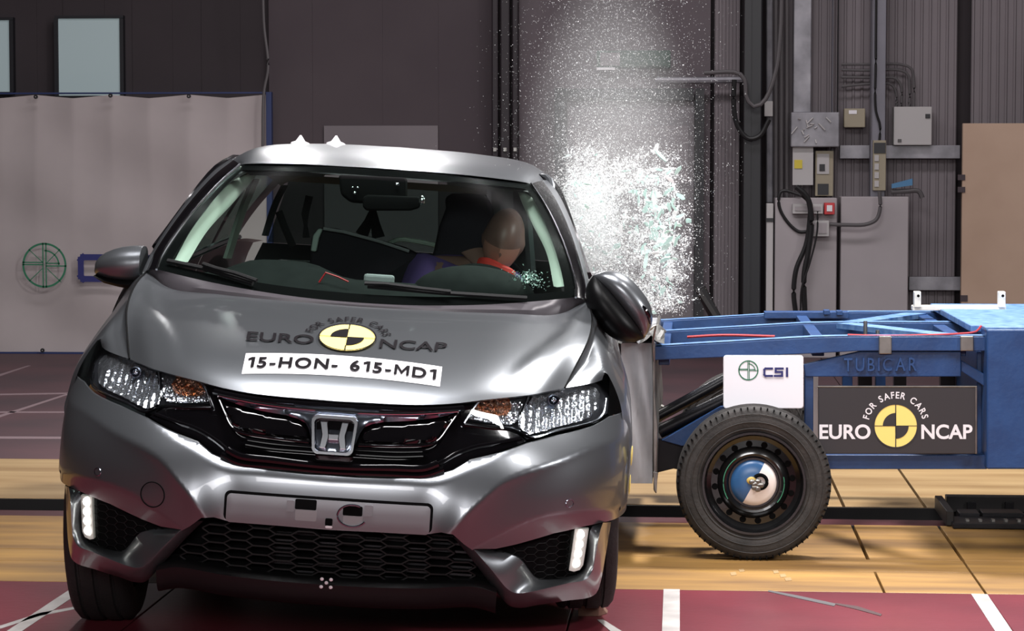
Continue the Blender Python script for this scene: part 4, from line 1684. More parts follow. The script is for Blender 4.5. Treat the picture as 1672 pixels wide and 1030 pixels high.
wv = [CM @ v for v in dv]
dummy = skin_mesh('crash_test_dummy', wv, de, dr_, 'dummy_skin', None)
# head grown onto the neck: one closed surface, tilted towards the struck side
bm = bmesh.new()
bm.from_mesh(dummy.data)
tilt = Matrix.Rotation(math.radians(10), 3, 'Y') @ Matrix.Rotation(math.radians(18), 3, 'X')
hv = []
NUH, NVH = 32, 22
for i in range(NVH + 1):
    a = PI * i / NVH
    for k in range(NUH):
        b = 2 * PI * k / NUH
        x, y, z = math.sin(a) * math.cos(b), math.sin(a) * math.sin(b), math.cos(a)
        wd = .073 * (1 - .22 * max(0, -z) ** 1.5)
        p = Vector((x * wd, y * .098, z * .118))
        if y < -.2:
            # brow, nose, mouth and chin
            p.y -= .012 * math.exp(-((x / .16) ** 2)) * math.exp(-(((z + .18) / .16) ** 2))
            p.y += .008 * math.exp(-(((abs(x) - .38) / .16) ** 2)) * math.exp(-(((z - .02) / .10) ** 2))
            p.y += .004 * math.exp(-((x / .3) ** 2)) * math.exp(-(((z + .5) / .05) ** 2))
        # ears
        p.x += math.copysign(.007, x) * math.exp(-(((abs(x) - .98) / .1) ** 2)) * math.exp(-(((z + .05) / .18) ** 2))
        hv.append(bm.verts.new(CM @ (HC + tilt @ p)))
for i in range(NVH):
    for k in range(NUH):
        try:
            fc = bm.faces.new((hv[i * NUH + k], hv[(i + 1) * NUH + k], hv[(i + 1) * NUH + (k + 1) % NUH], hv[i * NUH + (k + 1) % NUH]))
            fc.smooth = True
        except ValueError:
            pass
bmesh.ops.remove_doubles(bm, verts=bm.verts[:], dist=0.0005)
bm.to_mesh(dummy.data)
bm.free()
tag(dummy, 'brown crash test dummy in red collar and purple shirt behind the steering wheel', 'crash dummy')
# lighter face patch, moulded to the head
mb = MB()
rows = []
for i in range(9):
    a = math.radians(88 + 62 * i / 8)
    rows.append([CM @ (HC + tilt @ Vector((math.sin(a) * math.cos(b) * .073 * 1.02 * (1 - .22 * max(0, -math.cos(a)) ** 1.5), math.sin(a) * math.sin(b) * .101 - .006 * math.exp(-((math.cos(b) / .2) ** 2)), math.cos(a) * .120))) for b in [math.radians(205 + 125 * k / 12) for k in range(13)]])
mb.grid(rows).build('face_plate', 'dummy_face', dummy, True)
sv = [v for v in dv[:4]] + dv[5:7] + dv[8:10]
shirt = skin_mesh('shirt', [CM @ v for v in sv], [(0, 1), (1, 2), (2, 3), (2, 4), (4, 5), (2, 6), (6, 7)], [.165, .165, .168, .08, .085, .06, .085, .06], 'purple', dummy)
cp_ = crom([LP(783, 428, 1.95), LP(800, 432, 1.93), LP(818, 441, 1.93), LP(838, 449, 1.95)], 12)
mb = MB()
for dz in (0.0,):
    mb.tube([CM @ p for p in cp_], [.017, .021, .022, .022, .022, .022, .022, .022, .022, .021, .019, .015], 10)
mb.build('red_collar', 'red_cloth', dummy, True)

# ------------------------------------------------------------------ the setting
fl = MB().box((-8, -3, -.30), (8, 18.2, -.10)).build('floor', 'joint_dark')
tag(fl, kind='structure')
JX = [WF(1594, 946).x, WF(1403.5, 882.5).x]
JP = JX[0] - JX[1]
joints = sorted([JX[0] + JP * k for k in range(-12, 12)] )
stripJ = WF(1432, 941).x


def slab(name, x0, x1, y0, y1, m, g=.004, z0=-.10, z1=0.0):
    return MB().box((x0 + g, y0 + g, z0), (x1 - g, y1 - g, z1)).build(name, m, fl, bevel=.002)


YB = [7.69, 8.10, 8.36, 9.19, 9.69, 11.04]
edges = [-8.0] + [x for x in joints if -7.5 < x < 7.5] + [8.0]
big = [-8.0] + [JX[0] + (JX[0] - JX[1]) * 4 * k for k in range(-3, 4) if -7.5 < JX[0] + JP * 4 * k < 7.5] + [8.0]
for a, b in zip(big, big[1:]):
    for y0, y1 in ((-3, 3.2), (3.2, YB[0])):
        slab('red_floor_slab', a, b, y0, y1, 'floor_red', .003)
for a, b in zip(big, big[1:]):
    for y0, y1 in ((YB[5], 14.2), (14.2, 18.2)):
        slab('far_floor_slab', a, b, y0, y1, 'floor_red_shaded', .003)
long_e = [-8.0, -5.2, -2.7, WF(1003, 940).x, stripJ, JX[0], 4.6, 8.0]
for a, b in zip(long_e, long_e[1:]):
    slab('yellow_plate', a, b, YB[0], YB[1], 'floor_yellow')
two = [-8.0, -5.0, -1.9, JX[1], JX[0], 3.5, 8.0]
for a, b in zip([-8.0, -1.9, JX[0], 8.0], [-1.9, JX[0], 8.0]):
    slab('yellow_plate', a, b, YB[1], YB[2], 'floor_yellow')
for a, b in zip(two, two[1:]):
    slab('yellow_plate', a, b, YB[2], YB[3], 'floor_yellow', .006)
    slab('tan_plate', a, b, YB[4], YB[5], 'floor_tan', .006)


def floor_mark(name, L, m='line_white', z=.0015):
    P = [WF(a, b) for a, b in L]
    P = [Vector((p.x, p.y, 0)) for p in P]
    return MB().prism(P, (0, 0, z)).build(name, m, fl)


floor_mark('painted_line', [(1083.5, 962), (1110, 962.5), (1110, 1080), (1079, 1080)])
floor_mark('painted_line', [(1585.6, 970), (1612, 970.5), (1690, 1085), (1660, 1085)])
floor_mark('painted_line', [(112, 964), (118, 976), (37, 1030), (-45, 1085), (-70, 1085), (12, 1030)])
floor_mark('painted_line', [(145, 987), (146, 990), (65, 1006), (0, 1027), (0, 1022), (65, 1001)])
floor_mark('painted_line', [(975, 1012), (985, 1012), (1030, 1040), (1010, 1042)])
floor_mark('painted_line', [(-60, 712.5), (420, 714.5), (420, 718), (-60, 716)], 'line_faint')
floor_mark('painted_line', [(-20, 684), (115, 641), (122, 641), (-14, 686)], 'line_faint')
floor_mark('painted_line', [(-20, 617), (45, 597), (50, 597), (-14, 619)], 'line_faint')
for L in (((0, 672), (115, 672), (115, 674), (0, 674)), ((0, 643), (125, 641), (125, 643), (0, 645))):
    floor_mark('painted_line', L, 'line_faint')
for (a, b, w_, h_) in ((1192, 935, 9, 4), (1206, 930, 8, 3), (1262, 932, 8, 3.5), (1273, 938, 9, 4), (1281, 944, 10, 4)):
    floor_mark('tape_patch', [(a, b), (a + w_, b - 1), (a + w_ + 2, b + h_), (a + 2, b + h_ + 1)], 'floor_tan')
floor_mark('skid_mark', [(1365, 985), (1400, 990), (1440, 1003), (1438, 1006), (1398, 995), (1364, 987)], 'rubber_mark')
floor_mark('skid_mark', [(1255, 964), (1300, 972), (1365, 986), (1362, 990), (1298, 976), (1254, 966)], 'cable_grey')
# rail sunk in the slot
for q0, q1 in ((YB[3] - .02, YB[3] + .004), (YB[4] - .012, YB[4] + .004)):
    MB().box((-8, q0, -.10), (8, q1, -.003)).build('slot_side', 'slot_black', fl)
sl = MB().box((-8, YB[3] - .02, -.11), (8, YB[4] + .02, -.085)).build('slot_bed', 'slot_black', fl)
gr_ = MB()
gr_.box((-8, 9.36, -.085), (8, 9.50, -.034))
gr_.box((-8, 9.32, -.042), (8, 9.54, -.030))
tag(gr_.build('guide_rail', 'rail_red', None, bevel=.003), 'long steel tow rail sunk in the black floor slot', 'rail')
# tow carriage sitting on the rail
a0 = W(1540, 856, 9.2)
a1 = W(1556, 812, 9.2)
cr = empty('tow_carriage', (a0.x, 9.4, 0))
tag(cr, 'black bolted tow carriage standing over the floor slot behind the trolley wheel', 'carriage')


def cbox(name, p0, p1, Y0, Y1, m, par, bev=.003):
    """box whose near face spans two pixels at depth Y0"""
    A, B = W(p0[0], p0[1], Y0), W(p1[0], p1[1], Y0)
    x0, x1 = min(A.x, B.x), max(A.x, B.x)
    z0, z1 = min(A.z, B.z), max(A.z, B.z)
    o = MB().box((x0, Y0, z0), (x1, Y1, z1))
    if par and par.location.length:
        o.V = [v - Vector(par.location) for v in o.V]
    return o.build(name, m, par, bevel=bev)


cbox('side_plate', (1545, 858), (1558, 834), 9.16, 9.60, 'slot_black', cr)
cbox('back_plate', (1545, 836), (1760, 812), 9.60, 9.66, 'slot_black', cr)
cbox('roller_bar', (1566, 848), (1600, 838), 9.3, 9.42, 'dark_steel', cr)
cbox('roller_bar', (1604, 848), (1672, 838), 9.3, 9.42, 'dark_steel', cr)
cbox('front_plate', (1556, 863), (1760, 857), 9.10, 9.30, 'dark_steel', cr)
for a in (1580, 1601, 1622, 1643, 1664):
    cbox('bolt', (a - 3, 857), (a + 3, 848), 9.16, 9.19, 'bare_steel', cr, .002)
for a in (1586, 1648):
    cbox('bracket', (a - 7, 832), (a + 8, 820), 9.585, 9.60, 'dark_steel', cr, .002)

# ---- back wall
wb = MB().box((-9, 18.3, -.1), (8, 18.5, 7.5)).build('wall_back', 'wall_dark')
tag(wb, kind='structure')
for nm, a, b, m_ in (('ceiling', (-9, -9, 7.5), (8, 18.5, 7.7), 'hall_ceiling'), ('wall_left', (-9.2, -9, -.1), (-9, 18.5, 7.5), 'hall_wall'), ('wall_right', (8, -9, -.1), (8.2, 18.5, 7.5), 'hall_wall'), ('wall_front', (-9, -9.2, -.1), (8, -9, 7.5), 'hall_wall')):
    tag(MB().box(a, b).build(nm, m_), kind='structure')


def wbox(name, x0, y0, x1, y1, m, par=None, Y=18.0, dep=.3, bev=0.0):
    A, B = W(x0, y1, Y), W(x1, y0, Y)
    off = Vector(par.location) if par else Vector((0, 0, 0))
    return MB().box(Vector((A.x, Y, A.z)) - off, Vector((B.x, Y + dep, B.z)) - off).build(name, m, par, bevel=bev)


def top_over(py=0):
    return -900


# left bay: dark cladding with two lit panes above the curtain
for k in range(9):
    x0 = -60 + k * 56
    wbox('cladding_panel', x0 + 1, -700, x0 + 55, 585, 'wall_dark', wb, 18.26 - .008 * (k % 2), .05)
for n, (a, b, c, d) in enumerate(((-70, 33, 16, 150), (94, 30, 196, 156))):
    wn = wbox('window_%d' % (n + 1), a, b, c, d, 'window_pane', None, 18.16, .03)
    tag(wn, kind='structure')
    for q in ((a - 5, b - 5, c + 5, b), (a - 5, d, c + 5, d + 5), (a - 5, b, a, d), (c, b, c + 5, d)):
        wbox('window_frame', *q, 'column_dark', wn, 18.14, .06)
# middle bay: plain panels with a paler board
for k, (a, b) in enumerate(((442, 512), (513, 622), (623, 716), (717, 803))):
    wbox('wall_panel', a, -700, b, 585, 'wall_panel', wb, 18.16 - .006 * (k % 2), .12)
wbox('wall_panel', 530, 205, 715, 420, 'wall_grey', wb, 18.12, .03)
# ribbed sheet behind the door and at the right
def ribbed(x0, x1, y0, y1, pitch, m, par, Y, depth=.018):
    A, B = W(x0, y1, Y), W(x1, y0, Y)
    n = int((x1 - x0) / pitch)
    top, bot = [], []
    st = (B.x - A.x) / n
    for i in range(n):
        for q, dd in ((0, 0), (.12, -depth), (.30, -depth), (.42, 0)):
            top.append(Vector((A.x + (i + q) * st, Y + dd, B.z)))
            bot.append(Vector((A.x + (i + q) * st, Y + dd, A.z)))
    mb = MB().grid([bot, top])
    return mb.build('ribbed_sheet', m, par)


wbox('wall_panel', 846, -700, 1164, 585, 'wall_flat', wb, 18.13, .1)
ribbed(1164, 1216, -700, 585, 6.5, 'wall_grey', wb, 18.12, .008)
ribbed(1250, 1580, -700, 585, 14.2, 'wall_grey', wb, 18.12, .010)
ribbed(1580, 1760, -700, 585, 14.2, 'wall_grey', wb, 18.12, .010)

# grey door in a heavy black frame
d1 = wbox('door_1', 924, 163, 1134, 582, 'door_panel', None, 18.02, .06)
tag(d1, kind='structure')
for q in ((905, 144, 925, 582), (1133, 144, 1150, 582), (925.2, 144, 1132.8, 164)):
    wbox('door_frame', *q, 'column_dark', d1, 17.96, .12)
wbox('kick_plate', 935, 205, 1124, 300, 'wall_grey', d1, 18.0, .02)

# ---- curtain on its frame
ct = empty('banner_curtain', (W(200, 577, 17.6).x, 17.6, 0))
tag(ct, 'pale cloth banner with green ring logo hung on a blue frame at left', 'curtain')
co = Vector(ct.location)
A, B = W(-90, 577, 17.6), W(436, 154, 17.6)
rows = []
eye = [W(q, 155, 17.6).x for q in (-60, 58, 180, 308, 436)]
for j in range(41):
    t = j / 40
    row = []
    for i in range(121):
        x = A.x + (B.x - A.x) * i / 120
        z = A.z + (B.z - A.z) * t
        dd = min(abs(x - e) for e in eye)
        fold = .018 * math.exp(-(1 - t) * 3) * math.sin(dd * 11) * (1 if dd < .5 else .5) + .012 * math.sin(x * 5 + t * 6) + .006 * math.sin(x * 11 - 7 * t) + .01 * math.sin(z * 9 + x * 4)
        sag = -.03 * (t ** 12) * min(1, dd * 3)
        row.append(Vector((x, 17.6 + fold, z + sag)) - co)
    rows.append(row)
cl = MB().grid(rows).build('cloth', 'curtain', ct, True)
wbox('frame_bar', 437, 150, 443, 583, 'curtain_frame', ct, 17.58, .06)
wbox('frame_bar', -90, 577, 443, 584, 'curtain_frame', ct, 17.56, .08)
wbox('frame_bar', -90, 150, 443, 154, 'curtain_frame', ct, 17.64, .05)
for a, b in ((58, 158), (180, 156), (308, 157), (69, 572), (316, 573)):
    p = W(a, b, 17.5) - co
    MB().lathe([(0, .004), (0, .016), (.012, .016)], p, 'y', 10).build('eyelet', 'cable_black', ct)


def cur(u, v, lift):
    p = W(72.6, 433, 17.5)
    return Vector((p.x + u, 17.5 - lift, p.z + v)) - co


csi_logo(cl, cur, 37 / 217.5, .002, bw=.055)
t_ = MB()
# rounded block letters
def letter_path(mb, L, wd, fn, lift):
    P = [fn(a, b, lift) for a, b in L]
    for i_, (p, q) in enumerate(zip(P, P[1:])):
        p, q = p + Vector((0, -.0012 * i_, 0)), q + Vector((0, -.0012 * i_, 0))
        d = (q - p).normalized()
        n = Vector((-d.z, 0, d.x)) * wd
        e = d * wd
        mb.add([p - e + n, p - e - n, q + e - n, q + e + n], [(0, 1, 2, 3)])


u0 = 58.5 / 217.5
hh_, ww_ = .082, .27
letter_path(t_, [(u0 + ww_, hh_ - .02), (u0 + .03, hh_ - .02), (u0 + .012, hh_ - .04), (u0 + .012, -hh_ - .0), (u0 + .03, -hh_ - .02), (u0 + ww_, -hh_ - .02)], .023, cur, .003)
u1 = u0 + ww_ + .06
letter_path(t_, [(u1 + .25, hh_ - .02), (u1 + .012, hh_ - .02), (u1 + .012, -.02), (u1 + .24, -.02), (u1 + .24, -hh_ - .02), (u1, -hh_ - .02)], .018, cur, .003)
letter_path(t_, [(u1 + .34, hh_ - .02), (u1 + .34, -hh_ - .02)], .018, cur, .003)
t_.build('lettering', 'decal_navy', cl)


def wtube(name, L, r, m, label, cat, Y=17.9, group=None, n=30, par=None):
    P = crom([W(a, b, Y) for a, b in L], n)
    if par:
        P = [p - Vector(par.location) for p in P]
    o = MB().tube(P, r, 8).build(name, m, par, True)
    if label:
        tag(o, label, cat, group)
    return o


wtube('hanging_cable', [(429, -60), (431, 40), (438, 110), (431, 150), (429, 240)], .011, 'cable_grey', 'thin brown cable hanging over the right end of the cloth banner', 'cable', 17.5)

# posts in front of the middle bay
for (a, b, lb) in ((803, 813, 'thin dark post at left of three beside the ribbed wall'), (817, 832, 'thickest dark post, in the middle of three behind the car roof'), (836, 846, 'thin dark post at right of three, nearest the glass cloud')):
    p = wbox('upright_post', a, -600, b, 584, 'post_dark', None, 17.9, .12, .01)
    tag(p, lb, 'post', 'three dark posts behind the car')
    wbox('bolt_head', (a + b) / 2 - 2.5, 241, (a + b) / 2 + 2.5, 247, 'bare_steel', p, 17.88, .03)

# exit sign over the door
sg = wbox('exit_sign', 974, 82, 1095, 111, 'sign_green', None, 18.02, .115, .01)
tag(sg, 'dim green emergency sign above the black door frame', 'sign')
wbox('pictogram_panel', 980, 86, 1012, 107, 'door_panel', sg, 18.005, .02)
wbox('pictogram_panel', 1040, 86, 1088, 107, 'sign_green', sg, 18.0, .02)
wbox('painted_glint', 974, 110, 1004, 114, 'decal_white', sg, 17.99, .03)  # white strip stands for a glint of glare below the sign

# conduits and cables round the dark column
wtube('conduit_pipe', [(1070, 131), (1140, 131), (1217, 130)], .025, 'galvanised', 'grey horizontal conduit pipe running above the door to the dark column', 'pipe', 17.95, n=8)
wtube('loop_cable', [(1199, 130), (1198, 170), (1204, 205), (1222, 226), (1240, 222), (1256, 195)], .018, 'cable_black', 'black cable looping below the conduit across the dark column', 'cable', 17.6)
wtube('loop_cable', [(1150, 119), (1205, 119), (1216, 130), (1219, 160), (1232, 174), (1247, 166), (1266, 120), (1274, 60), (1277, -40)], .016, 'cable_grey', 'grey cable dipping over the dark column then rising beside the conduits', 'cable', 17.55)
col = wbox('steel_column', 1213, -600, 1249, 584, 'column_dark', None, 17.7, .35, .01)
tag(col, 'broad near-black steel column right of the door', 'column')
wbox('column_flange', 1213, -600, 1231, 584, 'column_dark', col, 17.68, .03)
for a, b, lb in ((1251, 1262, 'pale dented conduit strip nearest the black column'), (1264, 1270, 'thin dark conduit, second right of the black column'), (1273, 1279, 'thin grey conduit, third right of the black column'), (1282, 1288, 'thin grey conduit touching the metal duct at its left')):
    o = wtube('wall_conduit', [((a + b) / 2, -200), ((a + b) / 2, 100), ((a + b) / 2, 330)], (b - a) / 2 / 215, 'galvanised' if a == 1251 else 'cable_grey', lb, 'pipe', 17.95, 'upright conduits beside the column', 6)
o = wbox('junction_box', 1248, 165, 1262, 190, 'box_white', None, 17.85, .06, .004)
tag(o, 'small pale junction box on the conduit beside the black column', 'box')
o = wbox('metal_duct', 1295, -600, 1330, 184, 'galvanised', None, 17.85, .2, .006)
tag(o, 'wide galvanised duct hanging above the foil-wrapped box', 'duct')
o = wbox('wall_post', 1357, -600, 1366, 330, 'steel_post', None, 17.9, .12, .004)
tag(o, 'slim grey upright between the metal duct and the beige box', 'post')
o = wbox('wall_post', 1368, -600, 1374, 240, 'column_dark', None, 17.95, .12, .004)
tag(o, 'thin black upright right beside the slim grey one', 'post')
fb = wbox('foil_box', 1291, 183, 1371, 240, 'galvanised', None, 17.75, .18, .008)
tag(fb, 'crinkled plastic-wrapped metal box below the wide duct', 'box')
fw_ = MB()
for k in range(14):
    p = W(1300 + random.random() * 50, 190 + random.random() * 40, 17.74)
    q = p + Vector((random.uniform(-.05, .05), -.01, random.uniform(-.06, .02)))
    fw_.tube([p, q], .006, 4)
tag(fw_.build('wrap_creases', 'box_white', fb), kind='stuff')
o = wbox('paper_notice', 1294, 236, 1328, 302, 'box_white', None, 17.8, .02)
tag(o, 'white paper notice with a yellow tag below the foil box', 'notice')
wbox('yellow_label', 1297, 261, 1310, 275, 'yellow_tag', o, 17.79, .012)
o = wbox('control_unit', 1331, 246, 1361, 320, 'box_beige', None, 17.85, .1, .004)
tag(o, 'beige control unit with a printed panel right of the paper notice', 'control unit')
wbox('printed_panel', 1334, 251, 1354, 284, 'box_white', o, 17.84, .02)
wbox('dial', 1338, 268, 1347, 279, 'column_dark', o, 17.83, .02)
wbox('cable_inlet', 1335, 300, 1353, 318, 'column_dark', o, 17.84, .02)
o = wbox('beige_box', 1378, 177, 1413, 208, 'box_beige', None, 17.95, .1, .006)
tag(o, 'small beige wall box with a white label left of the steel channel', 'box')
wbox('white_label', 1386, 180, 1399, 186, 'decal_white', o, 17.945, .01)
sp = wbox('steel_channel', 1421, -600, 1453, 322, 'steel_post', None, 17.80, .15, .004)
tag(sp, 'tall pale steel channel carrying a socket strip near the ribbed wall', 'channel')
wbox('channel_web', 1423, -600, 1431, 228, 'wall_panel', sp, 17.79, .02)
ss_ = wbox('socket_strip', 1425, 229, 1447, 311, 'box_beige', sp, 17.75, .05, .004)
for k in range(4):
    wbox('socket', 1428, 253 + k * 14, 1435, 263 + k * 14, 'box_white', ss_, 17.74, .02)
wbox('dark_window', 1427, 233, 1446, 250, 'column_dark', ss_, 17.74, .02)
o = wtube('dropper_cable', [(1431, -50), (1430, 100), (1430, 180), (1437, 205), (1436, 229)], .009, 'cable_black', 'thin dark cable running down the steel channel into its socket strip', 'cable', 17.77)
wc = wbox('wall_cabinet', 1459, 174, 1522, 237, 'box_white', None, 17.92, .15, .006)
tag(wc, 'square pale wall cabinet with a small black lock at right', 'cabinet')
wbox('lock', 1511, 186, 1519, 193, 'column_dark', wc, 17.91, .02)
wbox('badge', 1466, 227, 1472, 232, 'cable_grey', wc, 17.91, .02)
for k, L in enumerate((((1374, 105), (1420, 105), (1470, 105), (1488, 112), (1492, 130), (1492, 174)), ((1374, 114), (1420, 115), (1465, 114), (1482, 121), (1485, 140), (1485, 174)), ((1374, 126), (1440, 127), (1462, 128), (1471, 140), (1472, 174)), ((1374, 141), (1420, 137), (1455, 138), (1463, 150), (1464, 174)))):
    wtube('cabinet_conduit', L, .010, 'cable_grey', ('topmost', 'second', 'third', 'lowest')[k] + ' of four thin conduits bending down into the pale wall cabinet', 'pipe', 18.0, 'conduits into the wall cabinet', 24)
for (a, b, c, d, lb) in ((1371, 237, 1568, 259, 'galvanised cross rail just below the pale wall cabinet'), (1484, 452, 1570, 474, 'low galvanised rail beside the wooden board')):
    tag(wbox('cross_rail', a, b, c, d, 'galvanised', None, 18.0, .08, .004), lb, 'rail')
gc = wbox('grey_cabinet', 1264, 323, 1367, 584, 'cabinet_grey', None, 17.6, .3, .008)
tag(gc, 'grey floor cabinet carrying the sockets, left of a taller seam', 'cabinet')
gc2 = wbox('grey_cabinet', 1371, 321, 1484, 584, 'cabinet_grey', None, 17.62, .3, .008)
tag(gc2, 'wide plain grey floor cabinet left of the ribbed sheet', 'cabinet')
o = wbox('white_unit', 1250, 332, 1263, 584, 'box_white', None, 17.65, .2, .006)
tag(o, 'narrow white unit squeezed between black column and grey cabinet', 'unit')
wbox('dark_gap', 1251, 356, 1263, 362, 'column_dark', o, 17.64, .02)
for nm, a, b, c, d, m_, lb in (('socket_box', 1294, 333, 1344, 349, 'box_white', 'long white socket box on the grey cabinet beside the red one'), ('alarm_box', 1346, 331, 1363, 350, 'red_box', 'small red alarm box at the corner of the grey cabinet'), ('socket_box', 1325, 360, 1354, 386, 'box_white', 'square white double socket below the red alarm box')):
    o = wbox(nm, a, b, c, d, m_, None, 17.5, .09, .004)
    tag(o, lb, 'socket' if nm == 'socket_box' else 'alarm')
    wbox('face_plate', a + 4, b + 4, c - 4, d - 5, 'decal_white' if nm == 'alarm_box' else 'cabinet_grey', o, 17.49, .02)
for k, (L, r_, lb) in enumerate(((((1310, 318), (1322, 330), (1322, 360), (1316, 400), (1300, 440), (1296, 480), (1299, 508)), .018, 'thick black cable hanging down the grey cabinet, left strand'), (((1300, 305), (1318, 322), (1325, 360), (1320, 410), (1313, 450), (1314, 508)), .020, 'thick black cable hanging down the grey cabinet, right strand'), (((1335, 345), (1334, 380), (1322, 430), (1309, 470), (1307, 508)), .007, 'thin black lead hanging from the socket box over the cabinet'), (((1306, 318), (1276, 312), (1272, 335), (1284, 360), (1304, 378), (1318, 378)), .012, 'black cable loop at the upper left of the grey cabinet'))):
    wtube('black_cable', L, r_, 'cable_black', lb, 'cable', (17.45, 17.38, 17.33, 17.585)[k], 'cables over the grey cabinet', 28)
wtube('cabinet_hose', [(1355, 366), (1380, 367), (1415, 366), (1431, 358), (1437, 340), (1436, 312)], .014, 'cable_grey', 'grey hose curving from the double socket up to the steel channel', 'hose', 17.5)
o = wtube('water_pipe', [(1455, 313), (1480, 312), (1500, 312), (1506, 323)], .018, 'cable_grey', 'short dark water pipe end with a blue lever above the wide cabinet', 'pipe', 17.7, n=14)
A, B = W(1456, 303, 17.66), W(1490, 298, 17.66)
MB().hexa([A + Vector((0, 0, -.02)), B + Vector((0, 0, -.02)), B + Vector((0, 0, .03)), A + Vector((0, 0, .012)), A + Vector((0, .03, -.02)), B + Vector((0, .03, -.02)), B + Vector((0, .03, .03)), A + Vector((0, .03, .012))]).build('blue_lever', 'blue_tape', o)
wbk = wbox('wooden_board', 1568, 201, 1800, 584, 'wood_board', None, 17.8, .06, .004)
tag(wbk, 'tall tan plywood board leaning at the right end of the wall', 'board')
for yy in (290, 310):
    wbox('hinge', 1564, yy - 5, 1576, yy + 4, 'wall_panel', wbk, 17.79, .02)
wbox('hinge', 1568, 482, 1580, 492, 'wall_panel', wbk, 17.79, .02)

# ------------------------------------------------------------------ moving barrier trolley
YT = 8.42
to = Vector((W(1231, 784, YT).x, 9.1, 0))
tr = empty('barrier_trolley', to)
tag(tr, 'blue steel crash trolley with large tyre ramming the side of the grey car', 'trolley')


def tpoly(name, L, Y, dep, m, par=None, bev=.003, smooth=False):
    P = [W(a, b, Y) for a, b in L]
    ar = sum(P[i].x * P[(i + 1) % len(P)].z - P[(i + 1) % len(P)].x * P[i].z for i in range(len(P)))
    if ar < 0:
        P = P[::-1]
    o = MB().prism([p - to for p in P], (0, dep, 0)).build(name, m, par or tr, smooth, bevel=bev)
    return o


def tbox(name, x0, y0, x1, y1, Y, dep, m, par=None, bev=.003):
    return tpoly(name, [(x0, y0), (x1, y0), (x1, y1), (x0, y1)], Y, dep, m, par, bev)


def tsame(name, L, Y, Y2, dep, m, bev=.003):
    """outline read at depth Y, built at depth Y2 with the same world size"""
    P = [W(a, b, Y) for a, b in L]
    P = [Vector((p.x, Y2, p.z)) - to for p in P]
    ar = sum(P[i].x * P[(i + 1) % len(P)].z - P[(i + 1) % len(P)].x * P[i].z for i in range(len(P)))
    if ar < 0:
        P = P[::-1]
    return MB().prism(P, (0, dep, 0)).build(name, m, tr, bevel=bev)


RAILP = [(1066, 566), (1330, 551), (1404, 549.5), (1612, 549.5), (1612, 573), (1404, 573), (1330, 577), (1066, 588)]
tpoly('side_rail', RAILP, YT, .08, 'blue_steel')
tsame('side_rail', RAILP, YT, 9.20, .08, 'blue_steel')
tsame('side_rail', RAILP, YT, 9.90, .08, 'blue_steel')
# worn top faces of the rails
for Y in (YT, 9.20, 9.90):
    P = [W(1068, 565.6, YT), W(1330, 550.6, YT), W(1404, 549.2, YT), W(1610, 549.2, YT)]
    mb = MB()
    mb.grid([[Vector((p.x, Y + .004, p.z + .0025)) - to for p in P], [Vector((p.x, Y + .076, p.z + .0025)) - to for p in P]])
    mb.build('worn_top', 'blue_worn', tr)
# cross members
for (a, wd, m_) in ((1075, 18, 'blue_steel'), (1328, 20, 'blue_steel'), (1560, 22, 'blue_steel')):
    P0 = W(a, 556, YT)
    P1 = W(a + wd, 556, YT)
    zt = W(a, 567 if a < 1100 else 552, YT).z
    MB().box(Vector((P0.x, YT + .08, zt - .07)) - to, Vector((P1.x, 9.95, zt - .002)) - to).build('cross_member', m_, tr, bevel=.003)
# diagonal flat braces in the deck plane
zt = W(1440, 549, YT).z
for (xa, ya, xb, yb) in ((1405, 9.20, 1560, 9.88), (1405, 9.18, 1560, 8.52)):
    A = Vector((W(xa, 549, YT).x, ya, zt))
    B = Vector((W(xb, 549, YT).x, yb, zt))
    d = (B - A).normalized()
    n = Vector((-d.y, d.x, 0)) * .045
    MB().hexa([A + n + Vector((0, 0, -.02)) - to, A - n + Vector((0, 0, -.02)) - to, A - n - to, A + n - to, B + n + Vector((0, 0, -.02)) - to, B - n + Vector((0, 0, -.02)) - to, B - n - to, B + n - to]).build('deck_brace', 'blue_worn', tr)
# web with raised lettering
tpoly('side_web', [(1312, 595), (1404, 574), (1569, 574), (1569, 615), (1315, 615)], YT + .02, .04, 'blue_steel')
tl = MB()


def tubi(u, v):
    p0, p1 = W(1378, 606, YT + .004), W(1497, 605, YT + .004)
    p2 = W(1378, 584, YT + .004)
    return p0 + (p1 - p0) * u + (p2 - p0) * v - to


V_, F_, wd_ = text2d('TUBICAR', .01)
k0 = len(V_)
ws = [text2d(c, .01)[2] for c in 'TUBICAR']
gp = .32
tt = sum(ws) + gp * 6
xx = 0
for c, q in zip('TUBICAR', ws):
    V_, F_, _ = text2d(c, .01)
    a = [tubi((xx + x) / tt, y) for x, y in V_]
    tl.add(a, F_)
    tl.add([p + Vector((0, .02, 0)) for p in a], F_)
    # side walls of the raised letters
    cnt = {}
    for f_ in F_:
        for i_, j_ in zip(f_, f_[1:] + f_[:1]):
            cnt[(i_, j_)] = 1
    base = len(tl.V) - 2 * len(a)
    n_ = len(a)
    for (i_, j_) in cnt:
        if (j_, i_) not in cnt:
            tl.F.append([base + i_, base + j_, base + n_ + j_, base + n_ + i_])
    xx += q + gp
tl.build('raised_lettering', 'blue_steel', tr)
tbox('hanger_post', 1314, 612, 1328, 745, YT + .03, .06, 'blue_steel')
tpoly('diagonal_brace', [(1569, 588), (1612, 613), (1612, 634), (1569, 606)], YT + .03, .05, 'blue_steel')
tbox('end_post', 1595, 574, 1612, 745, YT + .10, .06, 'blue_steel')
tbox('bottom_rail', 1296, 743, 1612, 766, YT, .08, 'blue_steel')
tsame('bottom_rail', [(1296, 743), (1612, 743), (1612, 766), (1296, 766)], YT, 9.90, .08, 'blue_steel')
